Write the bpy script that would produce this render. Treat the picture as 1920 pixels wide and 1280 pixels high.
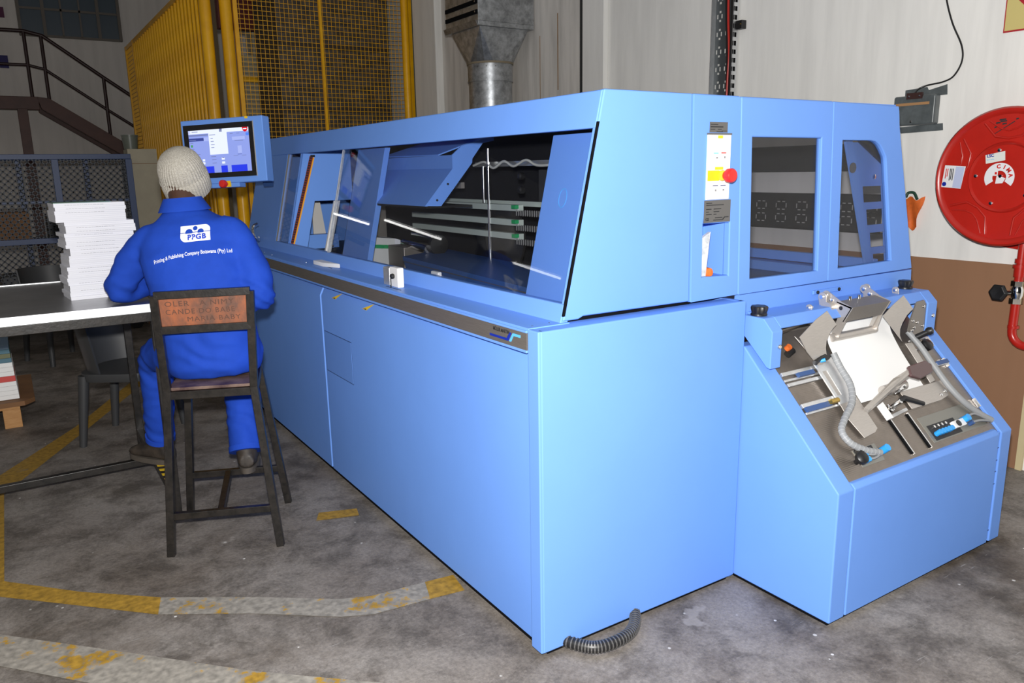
import bpy, bmesh, math, random
from mathutils import Vector, Matrix, noise
from mathutils.bvhtree import BVHTree
random.seed(7)
for o in list(bpy.data.objects): bpy.data.objects.remove(o)
SC = bpy.context.scene
COL = SC.collection
V = Vector

# ------------------------------------------------------------------ camera, world, light, exposure
CAMPOS = V((-1.32289, -1.90065, 1.6))
YAW, PITCH, ROLL = 0.571599, 0.216462, -0.0180408
def cam_axes():
    f = V((math.sin(YAW)*math.cos(PITCH), math.cos(YAW)*math.cos(PITCH), -math.sin(PITCH)))
    r = V((math.cos(YAW), -math.sin(YAW), 0)); u = r.cross(f)
    c, s = math.cos(ROLL), math.sin(ROLL)
    return c*r+s*u, -s*r+c*u, f
cr, cu, cf = cam_axes()
cd = bpy.data.cameras.new('camera'); cd.sensor_width = 36; cd.lens = 1458.5565/1920*36
cd.clip_start = 0.05; cd.clip_end = 100
cam = bpy.data.objects.new('camera', cd); COL.objects.link(cam)
M3 = Matrix((cr, cu, -cf)).transposed()
cam.matrix_world = Matrix.Translation(CAMPOS) @ M3.to_4x4()
SC.camera = cam

w = bpy.data.worlds.new('world'); SC.world = w; w.use_nodes = True
bg = w.node_tree.nodes['Background']
bg.inputs['Color'].default_value = (0.95, 0.97, 1.0, 1); bg.inputs['Strength'].default_value = 0.004

fl = bpy.data.lights.new('camera_flash', 'POINT'); fl.energy = 715; fl.shadow_soft_size = 0.035
fl.color = (1.0, 0.985, 0.96)
flo = bpy.data.objects.new('camera_flash', fl); COL.objects.link(flo)
flo.location = CAMPOS + V((0, 0, 0.15)) + cf*0.02 - cr*0.01

vs = SC.view_settings
vs.view_transform = 'Standard'; vs.look = 'None'; vs.gamma = 1; vs.use_curve_mapping = False
vs.exposure = 0.0

# ------------------------------------------------------------------ materials
MATS = {}
def mat(name, col, rough=0.5, metal=0.0, var=0.0, vscale=6.0, bump=0.0, bscale=40.0, spec=0.5, col2=None, stretch=None, coat=0.0, emit=None, estr=0.0):
    if name in MATS: return MATS[name]
    m = bpy.data.materials.new(name); m.use_nodes = True
    nt = m.node_tree; b = nt.nodes['Principled BSDF']
    b.inputs['Base Color'].default_value = (*col, 1); b.inputs['Roughness'].default_value = rough
    b.inputs['Metallic'].default_value = metal; b.inputs['Specular IOR Level'].default_value = spec
    b.inputs['Coat Weight'].default_value = coat
    if emit: b.inputs['Emission Color'].default_value = (*emit, 1); b.inputs['Emission Strength'].default_value = estr
    if var or col2 or bump:
        tc = nt.nodes.new('ShaderNodeTexCoord'); mp = nt.nodes.new('ShaderNodeMapping')
        nt.links.new(tc.outputs['Object'], mp.inputs['Vector'])
        if stretch: mp.inputs['Scale'].default_value = stretch
    if var or col2:
        n = nt.nodes.new('ShaderNodeTexNoise'); n.inputs['Scale'].default_value = vscale; n.inputs['Detail'].default_value = 6
        n.inputs['Roughness'].default_value = 0.65
        nt.links.new(mp.outputs[0], n.inputs['Vector'])
        r = nt.nodes.new('ShaderNodeValToRGB')
        c2 = col2 if col2 else tuple(min(1, c*(1+var)) for c in col)
        c1 = col if col2 else tuple(c*(1-var) for c in col)
        r.color_ramp.elements[0].position = 0.35; r.color_ramp.elements[1].position = 0.65
        r.color_ramp.elements[0].color = (*c1, 1); r.color_ramp.elements[1].color = (*c2, 1)
        nt.links.new(n.outputs['Fac'], r.inputs['Fac']); nt.links.new(r.outputs['Color'], b.inputs['Base Color'])
    if bump:
        n2 = nt.nodes.new('ShaderNodeTexNoise'); n2.inputs['Scale'].default_value = bscale; n2.inputs['Detail'].default_value = 4
        nt.links.new(mp.outputs[0], n2.inputs['Vector'])
        bp = nt.nodes.new('ShaderNodeBump'); bp.inputs['Strength'].default_value = bump; bp.inputs['Distance'].default_value = 0.01
        nt.links.new(n2.outputs['Fac'], bp.inputs['Height']); nt.links.new(bp.outputs['Normal'], b.inputs['Normal'])
    MATS[name] = m; return m

BLUE = mat('blue_powder_coat', (0.150, 0.318, 0.79), 0.42, var=0.02, vscale=2, bump=0.02, bscale=900, spec=0.14)
BLUE_D = mat('dark_blue_enamel', (0.04, 0.09, 0.24), 0.45, spec=0.4)
BLACK = mat('black_plastic', (0.012, 0.012, 0.013), 0.4)
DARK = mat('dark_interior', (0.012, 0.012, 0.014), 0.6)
GAP = mat('gap_shade_and_rubber', (0.004, 0.004, 0.005), 0.9, spec=0.1)  # near-black: shade of gaps and slots painted in, rubber at the window
STEEL = mat('stainless_steel', (0.50, 0.465, 0.43), 0.38, 0.6, var=0.06, vscale=30, stretch=(1, 12, 12), bump=0.02, bscale=200)
STEEL_B = mat('brushed_brown_steel', (0.25, 0.225, 0.20), 0.42, 0.6, var=0.12, vscale=22, stretch=(30, 0.8, 30))
DECK = mat('ribbed_deck_steel', (0.26, 0.225, 0.195), 0.42, 0.75, var=0.08, vscale=15)
CHROME = mat('polished_chrome', (0.8, 0.8, 0.8), 0.12, 1.0)
ALU = mat('aluminium', (0.68, 0.69, 0.70), 0.36, 0.75, var=0.08, vscale=25)
GALV = mat('galvanised_sheet', (0.42, 0.44, 0.46), 0.38, 0.85, var=0.32, vscale=18, bump=0.03, bscale=30)
WHITE = mat('white_plastic', (0.82, 0.82, 0.82), 0.4)
PAPER = mat('white_paper', (0.88, 0.88, 0.87), 0.7)
RED = mat('red_gloss_paint', (0.46, 0.018, 0.011), 0.28, var=0.08, vscale=4, coat=0.2)
RED_P = mat('red_plastic', (0.62, 0.02, 0.015), 0.35)
YEL_P = mat('yellow_plastic', (0.85, 0.55, 0.02), 0.45)
YELLOW = mat('yellow_enamel', (0.95, 0.47, 0.005), 0.33, var=0.12, vscale=5, coat=0.1)
GREEN = mat('green_plastic', (0.02, 0.30, 0.10), 0.4)
CYAN = mat('blue_push_fitting', (0.03, 0.35, 0.85), 0.4)
BLKSTEEL = mat('worn_black_steel', (0.006, 0.0055, 0.005), 0.30, 0.0, col2=(0.020, 0.0165, 0.014), vscale=26, bump=0.06, bscale=60)
PLY = mat('rusty_brown_board', (0.30, 0.085, 0.028), 0.5, col2=(0.10, 0.045, 0.028), vscale=9, bump=0.05, bscale=30, stretch=(2, 1, 1))
SEATM = mat('scuffed_dark_seat', (0.045, 0.018, 0.018), 0.5, col2=(0.20, 0.13, 0.10), vscale=7)
CHAIR = mat('charcoal_plastic', (0.040, 0.041, 0.043), 0.5)
WOOD = mat('pallet_wood', (0.42, 0.20, 0.065), 0.7, col2=(0.52, 0.28, 0.11), vscale=14, stretch=(1, 1, 8))
CARD = mat('brown_cardboard', (0.20, 0.095, 0.038), 0.75, var=0.1)
CREAM = mat('cream_cardboard', (0.40, 0.36, 0.27), 0.75, var=0.06)
TROL = mat('blue_trolley_paint', (0.006, 0.032, 0.12), 0.45)
TROLW = mat('dark_mesh_wire', (0.006, 0.012, 0.024), 0.5, 0.0)
RUST = mat('red_oxide_steel', (0.085, 0.030, 0.021), 0.5, var=0.15)
TUBEB = mat('dark_brown_handrail', (0.035, 0.014, 0.014), 0.4)
HOSE = mat('grey_spiral_hose', (0.27, 0.28, 0.29), 0.5)
COVER = mat('royal_blue_cotton', (0.014, 0.060, 0.42), 0.8, var=0.10, vscale=5, bump=0.10, bscale=18, spec=0.15)
SKIN = mat('dark_skin', (0.065, 0.030, 0.019), 0.45, var=0.06)
BOOT = mat('scuffed_boot_leather', (0.020, 0.016, 0.013), 0.5, col2=(0.06, 0.046, 0.035), vscale=14)
SOLE = mat('worn_boot_sole', (0.085, 0.07, 0.056), 0.8, var=0.2)
PRINT_W = mat('white_screen_print', (0.86, 0.86, 0.86), 0.7)
TEAL = mat('teal_paint', (0.035, 0.12, 0.15), 0.4)
ORANGE = mat('orange_fabric', (0.70, 0.14, 0.02), 0.7, var=0.2, vscale=20)
INK = mat('black_ink', (0.02, 0.02, 0.022), 0.6)
GREYPLATE = mat('grey_data_plate', (0.16, 0.155, 0.15), 0.4, 0.5)
JBOX = mat('grey_enamel_box', (0.10, 0.115, 0.12), 0.3, var=0.25, vscale=9, coat=0.2)
SPRING = mat('sprung_steel', (0.5, 0.5, 0.48), 0.35, 0.8)
RAILM = mat('pale_green_anodised', (0.52, 0.58, 0.52), 0.4, 0.2)

def knit_mat():
    m = mat('oatmeal_ribbed_knit', (0.50, 0.47, 0.41), 0.95, spec=0.1)
    nt = m.node_tree; b = nt.nodes['Principled BSDF']
    n = nt.nodes.new('ShaderNodeTexNoise'); n.inputs['Scale'].default_value = 240; n.inputs['Detail'].default_value = 2
    tc = nt.nodes.new('ShaderNodeTexCoord'); nt.links.new(tc.outputs['Object'], n.inputs['Vector'])
    r = nt.nodes.new('ShaderNodeValToRGB'); r.color_ramp.elements[0].color = (0.27, 0.25, 0.215, 1); r.color_ramp.elements[1].color = (0.47, 0.445, 0.39, 1)
    r.color_ramp.elements[0].position = 0.3; r.color_ramp.elements[1].position = 0.7
    nt.links.new(n.outputs['Fac'], r.inputs['Fac']); nt.links.new(r.outputs['Color'], b.inputs['Base Color'])
    bp = nt.nodes.new('ShaderNodeBump'); bp.inputs['Strength'].default_value = 0.22; bp.inputs['Distance'].default_value = 0.002
    nt.links.new(n.outputs['Fac'], bp.inputs['Height']); nt.links.new(bp.outputs['Normal'], b.inputs['Normal'])
    return m
KNIT = knit_mat()

def glass_mat(name, tint, refl=1.0, rough=0.015):
    m = bpy.data.materials.new(name); m.use_nodes = True; nt = m.node_tree
    for n in list(nt.nodes): nt.nodes.remove(n)
    out = nt.nodes.new('ShaderNodeOutputMaterial'); mx = nt.nodes.new('ShaderNodeMixShader')
    tr = nt.nodes.new('ShaderNodeBsdfTransparent'); tr.inputs['Color'].default_value = (*tint, 1)
    gl = nt.nodes.new('ShaderNodeBsdfGlossy'); gl.inputs['Roughness'].default_value = rough; gl.inputs['Color'].default_value = (refl, refl, refl, 1)
    ge = nt.nodes.new('ShaderNodeNewGeometry'); dt = nt.nodes.new('ShaderNodeVectorMath'); dt.operation = 'DOT_PRODUCT'
    nt.links.new(ge.outputs['Incoming'], dt.inputs[0]); nt.links.new(ge.outputs['Normal'], dt.inputs[1])
    def mth(op, a, b=None):
        x = nt.nodes.new('ShaderNodeMath'); x.operation = op
        for i, q in enumerate((a, b)):
            if q is None: continue
            if isinstance(q, (int, float)): x.inputs[i].default_value = q
            else: nt.links.new(q, x.inputs[i])
        return x.outputs[0]
    pw = mth('POWER', mth('SUBTRACT', 1.0, mth('ABSOLUTE', dt.outputs['Value'])), 5.0)
    nt.links.new(mth('ADD', mth('MULTIPLY', pw, 0.5), 0.02), mx.inputs['Fac']); nt.links.new(tr.outputs[0], mx.inputs[1]); nt.links.new(gl.outputs[0], mx.inputs[2])
    nt.links.new(mx.outputs[0], out.inputs['Surface']); return m
GLASS = glass_mat('smoked_acrylic', (0.85, 0.86, 0.88))
GLASS_E = glass_mat('smoked_end_window', (0.80, 0.80, 0.82))

def floor_mat():
    m = bpy.data.materials.new('worn_concrete_floor'); m.use_nodes = True; nt = m.node_tree; b = nt.nodes['Principled BSDF']
    L = nt.links.new
    tc = nt.nodes.new('ShaderNodeTexCoord')
    def noi(sc, det, rough=0.6, src=None, dist=0.0):
        n = nt.nodes.new('ShaderNodeTexNoise'); n.inputs['Scale'].default_value = sc; n.inputs['Detail'].default_value = det
        n.inputs['Roughness'].default_value = rough; n.inputs['Distortion'].default_value = dist
        L(src if src else tc.outputs['Object'], n.inputs['Vector']); return n.outputs['Fac']
    def ramp(f, p0, c0, p1, c1):
        r = nt.nodes.new('ShaderNodeValToRGB'); r.color_ramp.elements[0].position = p0; r.color_ramp.elements[1].position = p1
        r.color_ramp.elements[0].color = (*c0, 1); r.color_ramp.elements[1].color = (*c1, 1); L(f, r.inputs['Fac']); return r.outputs['Color']
    def mix(fac, a, bb, typ='MIX'):
        x = nt.nodes.new('ShaderNodeMix'); x.data_type = 'RGBA'; x.blend_type = typ
        if isinstance(fac, (int, float)): x.inputs[0].default_value = fac
        else: L(fac, x.inputs[0])
        for s, val in ((6, a), (7, bb)):
            if isinstance(val, tuple): x.inputs[s].default_value = (*val, 1)
            else: L(val, x.inputs[s])
        return x.outputs[2]
    base = ramp(noi(1.1, 7, 0.6, dist=0.2), 0.36, (0.158, 0.134, 0.113), 0.64, (0.27, 0.248, 0.227))
    st = ramp(noi(3.8, 12, 0.78, dist=0.25), 0.40, (0.46, 0.45, 0.44), 0.55, (1.04, 1.04, 1.04))
    c = mix(0.9, base, st, 'MULTIPLY')
    oil = ramp(noi(0.75, 6, 0.7), 0.54, (1, 1, 1), 0.66, (0.48, 0.43, 0.38))
    c = mix(0.9, c, oil, 'MULTIPLY')
    fine = ramp(noi(70, 8, 0.8), 0.30, (0.52, 0.51, 0.50), 0.70, (1.38, 1.37, 1.35))
    c = mix(0.85, c, fine, 'MULTIPLY')
    for rot, sc in ((0.6, 7.0), (-0.9, 6.0), (0.05, 5.0)):
        mp = nt.nodes.new('ShaderNodeMapping'); mp.inputs['Scale'].default_value = (1.0, 22.0, 1.0); mp.inputs['Rotation'].default_value = (0, 0, rot)
        L(tc.outputs['Object'], mp.inputs['Vector'])
        scr = ramp(noi(sc, 4, 0.6, mp.outputs[0]), 0.69, (0, 0, 0), 0.73, (0.75, 0.75, 0.75))
        c = mix(scr, c, (0.34, 0.32, 0.30))
    pa = ramp(noi(2.4, 5, 0.6), 0.665, (0, 0, 0), 0.69, (0.6, 0.6, 0.6))
    c = mix(pa, c, (0.33, 0.30, 0.27))
    for sc, rad in ((11.0, 0.050), (5.0, 0.030)):
        vo = nt.nodes.new('ShaderNodeTexVoronoi'); vo.inputs['Scale'].default_value = sc; L(tc.outputs['Object'], vo.inputs['Vector'])
        sp = ramp(vo.outputs['Distance'], rad, (1, 1, 1), rad*1.3, (0, 0, 0))
        wn = ramp(noi(3.1*sc/5, 2), 0.50, (0, 0, 0), 0.60, (1, 1, 1))
        c = mix(mix(1.0, sp, wn, 'MULTIPLY'), c, (0.66, 0.64, 0.60))
    L(c, b.inputs['Base Color'])
    rr = nt.nodes.new('ShaderNodeMapRange'); L(noi(2.2, 5), rr.inputs['Value']); rr.inputs['To Min'].default_value = 0.45; rr.inputs['To Max'].default_value = 0.8
    L(rr.outputs[0], b.inputs['Roughness']); b.inputs['Specular IOR Level'].default_value = 0.3
    bp = nt.nodes.new('ShaderNodeBump'); bp.inputs['Strength'].default_value = 0.25; bp.inputs['Distance'].default_value = 0.006
    L(noi(60, 5, 0.7), bp.inputs['Height']); L(bp.outputs['Normal'], b.inputs['Normal'])
    return m
FLOOR = floor_mat()

def line_mat(name, worn):
    """yellow floor paint rubbed through to the concrete; worn = share that is gone"""
    m = bpy.data.materials.new(name); m.use_nodes = True; nt = m.node_tree; b = nt.nodes['Principled BSDF']; L = nt.links.new
    tc = nt.nodes.new('ShaderNodeTexCoord')
    n = nt.nodes.new('ShaderNodeTexNoise'); n.inputs['Scale'].default_value = 5.0; n.inputs['Detail'].default_value = 9; n.inputs['Roughness'].default_value = 0.7
    L(tc.outputs['Object'], n.inputs['Vector'])
    r = nt.nodes.new('ShaderNodeValToRGB'); r.color_ramp.elements[0].position = worn-0.02; r.color_ramp.elements[1].position = worn+0.02
    r.color_ramp.elements[0].color = (0.30, 0.275, 0.235, 1); r.color_ramp.elements[1].color = (0.36, 0.21, 0.026, 1)
    L(n.outputs['Fac'], r.inputs['Fac'])
    n2 = nt.nodes.new('ShaderNodeTexNoise'); n2.inputs['Scale'].default_value = 40; n2.inputs['Detail'].default_value = 6
    L(tc.outputs['Object'], n2.inputs['Vector'])
    r2 = nt.nodes.new('ShaderNodeValToRGB'); r2.color_ramp.elements[0].color = (0.55, 0.55, 0.55, 1); r2.color_ramp.elements[1].color = (1.2, 1.2, 1.2, 1)
    r2.color_ramp.elements[0].position = 0.3; r2.color_ramp.elements[1].position = 0.7
    L(n2.outputs['Fac'], r2.inputs['Fac'])
    x = nt.nodes.new('ShaderNodeMix'); x.data_type = 'RGBA'; x.blend_type = 'MULTIPLY'; x.inputs[0].default_value = 0.9
    L(r.outputs['Color'], x.inputs[6]); L(r2.outputs['Color'], x.inputs[7]); L(x.outputs[2], b.inputs['Base Color'])
    b.inputs['Roughness'].default_value = 0.65; return m
LINE_A = line_mat('yellow_line_paint', 0.36); LINE_B = line_mat('worn_yellow_line_paint', 0.555)

def wall_mat(name, col, streak=0.12):
    m = bpy.data.materials.new(name); m.use_nodes = True; nt = m.node_tree; b = nt.nodes['Principled BSDF']; L = nt.links.new
    tc = nt.nodes.new('ShaderNodeTexCoord'); mp = nt.nodes.new('ShaderNodeMapping'); mp.inputs['Scale'].default_value = (6, 6, 0.6)
    L(tc.outputs['Object'], mp.inputs['Vector'])
    n = nt.nodes.new('ShaderNodeTexNoise'); n.inputs['Scale'].default_value = 1.6; n.inputs['Detail'].default_value = 7; n.inputs['Roughness'].default_value = 0.6
    L(mp.outputs[0], n.inputs['Vector'])
    r = nt.nodes.new('ShaderNodeValToRGB'); r.color_ramp.elements[0].position = 0.3; r.color_ramp.elements[1].position = 0.6
    r.color_ramp.elements[0].color = (*[c*(1-streak) for c in col], 1); r.color_ramp.elements[1].color = (*col, 1)
    L(n.outputs['Fac'], r.inputs['Fac']); L(r.outputs['Color'], b.inputs['Base Color']); b.inputs['Roughness'].default_value = 0.75
    n2 = nt.nodes.new('ShaderNodeTexNoise'); n2.inputs['Scale'].default_value = 14; n2.inputs['Detail'].default_value = 6; L(tc.outputs['Object'], n2.inputs['Vector'])
    bp = nt.nodes.new('ShaderNodeBump'); bp.inputs['Strength'].default_value = 0.12; bp.inputs['Distance'].default_value = 0.01
    L(n2.outputs['Fac'], bp.inputs['Height']); L(bp.outputs['Normal'], b.inputs['Normal'])
    return m
WALL = wall_mat('painted_white_wall', (0.87, 0.86, 0.825))
WALL_S = wall_mat('stained_grey_wall', (0.72, 0.685, 0.64), 0.3)
WALL_B = wall_mat('dusty_back_wall', (0.80, 0.76, 0.72), 0.1)
DADO = wall_mat('brown_dado_paint', (0.30, 0.155, 0.082), 0.05)

def emis(name, col, s):
    m = bpy.data.materials.new(name); m.use_nodes = True; nt = m.node_tree
    for n in list(nt.nodes): nt.nodes.remove(n)
    o = nt.nodes.new('ShaderNodeOutputMaterial'); e = nt.nodes.new('ShaderNodeEmission'); e.inputs['Color'].default_value = (*col, 1); e.inputs['Strength'].default_value = s
    nt.links.new(e.outputs[0], o.inputs['Surface']); return m

# ------------------------------------------------------------------ helpers
def root(name, loc, label, cat, group=None, kind=None):
    o = bpy.data.objects.new(name, None); COL.objects.link(o); o.location = loc; o.empty_display_size = 0.1
    o['label'] = label
    if cat: o['category'] = cat
    if group: o['group'] = group
    if kind: o['kind'] = kind
    return o
def rloc(p):
    l = V((0, 0, 0))
    while p is not None: l = l + p.location; p = p.parent
    return l
def link(name, me, m, parent=None, label=None, cat=None, group=None, kind=None):
    o = bpy.data.objects.new(name, me); COL.objects.link(o)
    if m is not None:
        me.materials.clear(); me.materials.append(m)
    if parent is not None: o.parent = parent
    for k, v in (('label', label), ('category', cat), ('group', group), ('kind', kind)):
        if v: o[k] = v
    return o
class MB:
    def __init__(s): s.v = []; s.f = []
    def add(s, vs, fs):
        n = len(s.v); s.v += [V(p) for p in vs]; s.f += [tuple(i+n for i in f) for f in fs]; return s
    def box(s, a, b):
        (x0, y0, z0), (x1, y1, z1) = a, b
        x0, x1 = min(x0, x1), max(x0, x1); y0, y1 = min(y0, y1), max(y0, y1); z0, z1 = min(z0, z1), max(z0, z1)
        return s.add([(x0,y0,z0),(x1,y0,z0),(x1,y1,z0),(x0,y1,z0),(x0,y0,z1),(x1,y0,z1),(x1,y1,z1),(x0,y1,z1)],
                     [(0,3,2,1),(4,5,6,7),(0,1,5,4),(1,2,6,5),(2,3,7,6),(3,0,4,7)])
    def obox(s, c, ax, ay, az, hx, hy, hz):
        c, ax, ay, az = V(c), V(ax), V(ay), V(az)
        vs = [c+ax*(sx*hx)+ay*(sy*hy)+az*(sz*hz) for sz in (-1,1) for sx, sy in ((-1,-1),(1,-1),(1,1),(-1,1))]
        return s.add(vs, [(0,3,2,1),(4,5,6,7),(0,1,5,4),(1,2,6,5),(2,3,7,6),(3,0,4,7)])
    def bar(s, p, q, w, h=None, up=(0,0,1)):
        """square bar from p to q"""
        p, q = V(p), V(q); d = (q-p); L = d.length; d.normalize(); h = w if h is None else h
        u = V(up)
        if abs(d.dot(u)) > 0.98: u = V((0,1,0))
        sd = d.cross(u).normalized(); u = sd.cross(d).normalized()
        return s.obox((p+q)/2, d, sd, u, L/2, w/2, h/2)
    def prism(s, pts, vec):
        pts = [V(p) for p in pts]; vec = V(vec); n = len(pts)
        nr = V((0,0,0))
        for i in range(n): nr += (pts[i]-pts[0]).cross(pts[(i+1) % n]-pts[0])
        if nr.dot(vec) > 0: pts = pts[::-1]
        fs = [tuple(range(n)), tuple(range(2*n-1, n-1, -1))]
        fs += [(i, i+n, (i+1) % n+n, (i+1) % n) for i in range(n)]
        return s.add(pts+[p+vec for p in pts], [tuple(reversed(f)) if False else f for f in fs])
    def frame(s, outer, inner, vec):
        outer = [V(p) for p in outer]; inner = [V(p) for p in inner]; vec = V(vec); n = len(outer)
        vs = outer+inner+[p+vec for p in outer]+[p+vec for p in inner]; fs = []
        for i in range(n):
            j = (i+1) % n
            fs += [(i, j, n+j, n+i), (2*n+j, 2*n+i, 3*n+i, 3*n+j), (j, i, 2*n+i, 2*n+j), (n+i, n+j, 3*n+j, 3*n+i)]
        return s.add(vs, fs)
    def tube(s, path, r, seg=10, caps=True):
        path = [V(p) for p in path]; n = len(path); rs = r if isinstance(r, (list, tuple)) else [r]*n
        rings = []; prev = None
        for i, p in enumerate(path):
            t = (path[min(i+1, n-1)]-path[max(i-1, 0)]).normalized()
            if prev is None:
                u = V((0,0,1)) if abs(t.z) < 0.9 else V((0,1,0))
                a = t.cross(u).normalized()
            else: a = (prev - t*prev.dot(t)).normalized()
            prev = a; b = t.cross(a)
            rings.append([p+(a*math.cos(2*math.pi*k/seg)+b*math.sin(2*math.pi*k/seg))*rs[i] for k in range(seg)])
        return s.loft(rings, caps)
    def loft(s, rings, caps=True):
        n = len(rings[0]); vs = [p for r in rings for p in r]; fs = []
        for i in range(len(rings)-1):
            for k in range(n):
                fs.append((i*n+k, i*n+(k+1) % n, (i+1)*n+(k+1) % n, (i+1)*n+k))
        if caps: fs += [tuple(range(n-1, -1, -1)), tuple(range((len(rings)-1)*n, len(rings)*n))]
        return s.add(vs, fs)
    def lathe(s, c, axis, prof, seg=24):
        """prof: list of (radius, distance along axis)"""
        c, t = V(c), V(axis).normalized(); u = V((0,0,1)) if abs(t.z) < 0.9 else V((1,0,0))
        a = t.cross(u).normalized(); b = t.cross(a)
        return s.loft([[c+t*h+(a*math.cos(2*math.pi*k/seg)+b*math.sin(2*math.pi*k/seg))*max(r, 1e-4) for k in range(seg)] for r, h in prof])
    def cyl(s, p, q, r, seg=16): return s.tube([p, q], r, seg)
    def quad(s, a, b, c, d): return s.add([a, b, c, d], [(0,1,2,3)])
    def build(s, name, m, parent=None, smooth=False, bevel=0.0, label=None, cat=None, group=None, kind=None, origin=None, segs=2, recalc=True):
        off = rloc(parent) if parent is not None else (V(origin) if origin else V((0,0,0)))
        me = bpy.data.meshes.new(name); me.from_pydata([tuple(p-off) for p in s.v], [], s.f)
        if recalc:
            bm = bmesh.new(); bm.from_mesh(me); bmesh.ops.recalc_face_normals(bm, faces=bm.faces); bm.to_mesh(me); bm.free()
        if smooth: me.polygons.foreach_set('use_smooth', [True]*len(me.polygons))
        me.update(); o = link(name, me, m, parent, label, cat, group, kind)
        if parent is None and origin: o.location = origin
        if bevel:
            bv = o.modifiers.new('bevel', 'BEVEL'); bv.width = bevel; bv.segments = segs; bv.limit_method = 'ANGLE'; bv.angle_limit = 0.6
            bv.harden_normals = True
            me.polygons.foreach_set('use_smooth', [True]*len(me.polygons))
        elif smooth:
            me.set_sharp_from_angle(angle=math.radians(45))
        return o
def B(a, b): return MB().box(a, b)
def arc(c, u, v, r, a0, a1, n): 
    c, u, v = V(c), V(u), V(v)
    return [c+(u*math.cos(a0+(a1-a0)*i/n)+v*math.sin(a0+(a1-a0)*i/n))*r for i in range(n+1)]
def smoothpath(pts, n=8):
    """Catmull-Rom through pts"""
    pts = [V(p) for p in pts]; P = [pts[0]*2-pts[1]]+pts+[pts[-1]*2-pts[-2]]; out = []
    for i in range(1, len(P)-2):
        for k in range(n):
            t = k/n; a, b, c, d = P[i-1], P[i], P[i+1], P[i+2]
            out.append(0.5*((2*b)+(c-a)*t+(2*a-5*b+4*c-d)*t*t+(3*b-a-3*c+d)*t**3))
    out.append(pts[-1]); return out
TMP = bpy.data.scenes.new('scratch')
def evaluated_mesh(t):
    TMP.collection.objects.link(t); vl = TMP.view_layers[0]; vl.update(); dg = vl.depsgraph
    me = bpy.data.meshes.new_from_object(t.evaluated_get(dg)); return me
def text_mesh(body, size, bold=0.0, ext=0.0004, align='LEFT', space=1.0):
    cu_ = bpy.data.curves.new('lettering', 'FONT'); cu_.body = body; cu_.size = size; cu_.extrude = ext; cu_.offset = bold
    cu_.align_x = align; cu_.align_y = 'CENTER'; cu_.resolution_u = 3; cu_.space_character = space
    t = bpy.data.objects.new('lettering', cu_); me = evaluated_mesh(t)
    bpy.data.objects.remove(t); bpy.data.curves.remove(cu_); return me
def text(name, body, size, m, parent, o, xd, yd, bold=0.0, align='LEFT', space=1.0, width=None):
    me = text_mesh(body, size, bold, 0.0004, align, space)
    xd, yd = V(xd).normalized(), V(yd).normalized(); zd = xd.cross(yd); off = rloc(parent)
    sx = 1.0
    if width:
        xs = [v.co.x for v in me.vertices]; sx = width/(max(xs)-min(xs))
    for v in me.vertices: v.co = V(o)+xd*v.co.x*sx+yd*v.co.y+zd*(v.co.z+0.0005)-off
    return link(name, me, m, parent)

# ------------------------------------------------------------------ the room
WX = 3.04
f = B((-9, -6, -0.1), (WX+0.2, 15, 0)).build('floor', FLOOR, label='worn grey concrete workshop floor with scuffs and specks', kind='structure')
SZ = [0.0008]
def strip(pts, m):
    b = MB(); n = len(pts); SZ[0] += 0.0004; zq = SZ[0]
    b.add([(x, y, zq) for x, y, _, _ in pts]+[(x, y, zq) for _, _, x, y in pts], [(i, i+1, n+i+1, n+i) for i in range(n-1)])
    return b.build('painted_line', m, f)
strip([(-1.60, 2.92, -1.52, 2.70), (-1.10, 3.78, -1.02, 3.72), (-0.66, 4.76, -0.56, 4.70), (-0.3, 5.5, -0.2, 5.45)], LINE_A)
strip([(-1.62, 2.98, -1.505, 2.80), (-1.62, 1.62, -1.512, 1.62)], LINE_A)
strip([(-1.62, 1.73, -1.62, 1.58), (-1.527, 1.68, -1.527, 1.53), (-1.26, 1.39, -1.275, 1.28), (-1.0, 1.16, -1.03, 1.035)], LINE_A)
strip([(-1.0, 1.16, -1.03, 1.035), (-0.70, 0.955, -0.735, 0.84), (-0.43, 0.75, -0.468, 0.628), (-0.32, 0.70, -0.36, 0.575), (-0.10, 0.675, -0.14, 0.55)], LINE_B)
strip([(-0.10, 0.675, -0.14, 0.55), (0.02, 0.66, 0.0, 0.53)], LINE_A)
strip([(-1.7, 1.35, -1.7, 1.1), (-1.528, 1.22, -1.529, 1.0), (-1.161, 0.84, -1.20, 0.63), (-0.82, 0.48, -0.87, 0.33), (-0.4, 0.1, -0.46, -0.02)], LINE_B)
strip([(-0.23, 1.55, -0.27, 1.47), (-0.06, 1.49, -0.08, 1.41)], LINE_A)

wr = B((WX, -6, 0), (WX+0.2, 15, 5.5)).build('wall_right', WALL, label='white painted workshop wall behind the machine', kind='structure')
B((WX-0.012, -0.07, 0), (WX, 6.0, 1.077)).build('dado_panel', DADO, wr)
B((WX-0.02, -0.10, 0), (WX, -0.07, 2.0)).build('edge_trim', mat('cream_edge', (0.62, 0.52, 0.30), 0.6), wr)
B((WX-0.05, 3.34, 0), (WX, 3.62, 5.5)).build('wall_pier', WALL, wr, bevel=0.004)
B((WX-0.03, 3.62, 0), (WX, 3.68, 5.5)).build('shadow_gap_strip', mat('shadow_gap_strip', (0.03, 0.03, 0.03), 0.8), wr)  # dark strip painted in for the shadow gap beside the pier
B((WX-0.008, 3.68, 0), (WX, 6.2, 5.5)).build('stained_panel', WALL_S, wr)
B((WX-0.10, 6.18, 0), (WX, 6.74, 5.5)).build('wall_pier', WALL, wr, bevel=0.02)
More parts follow.
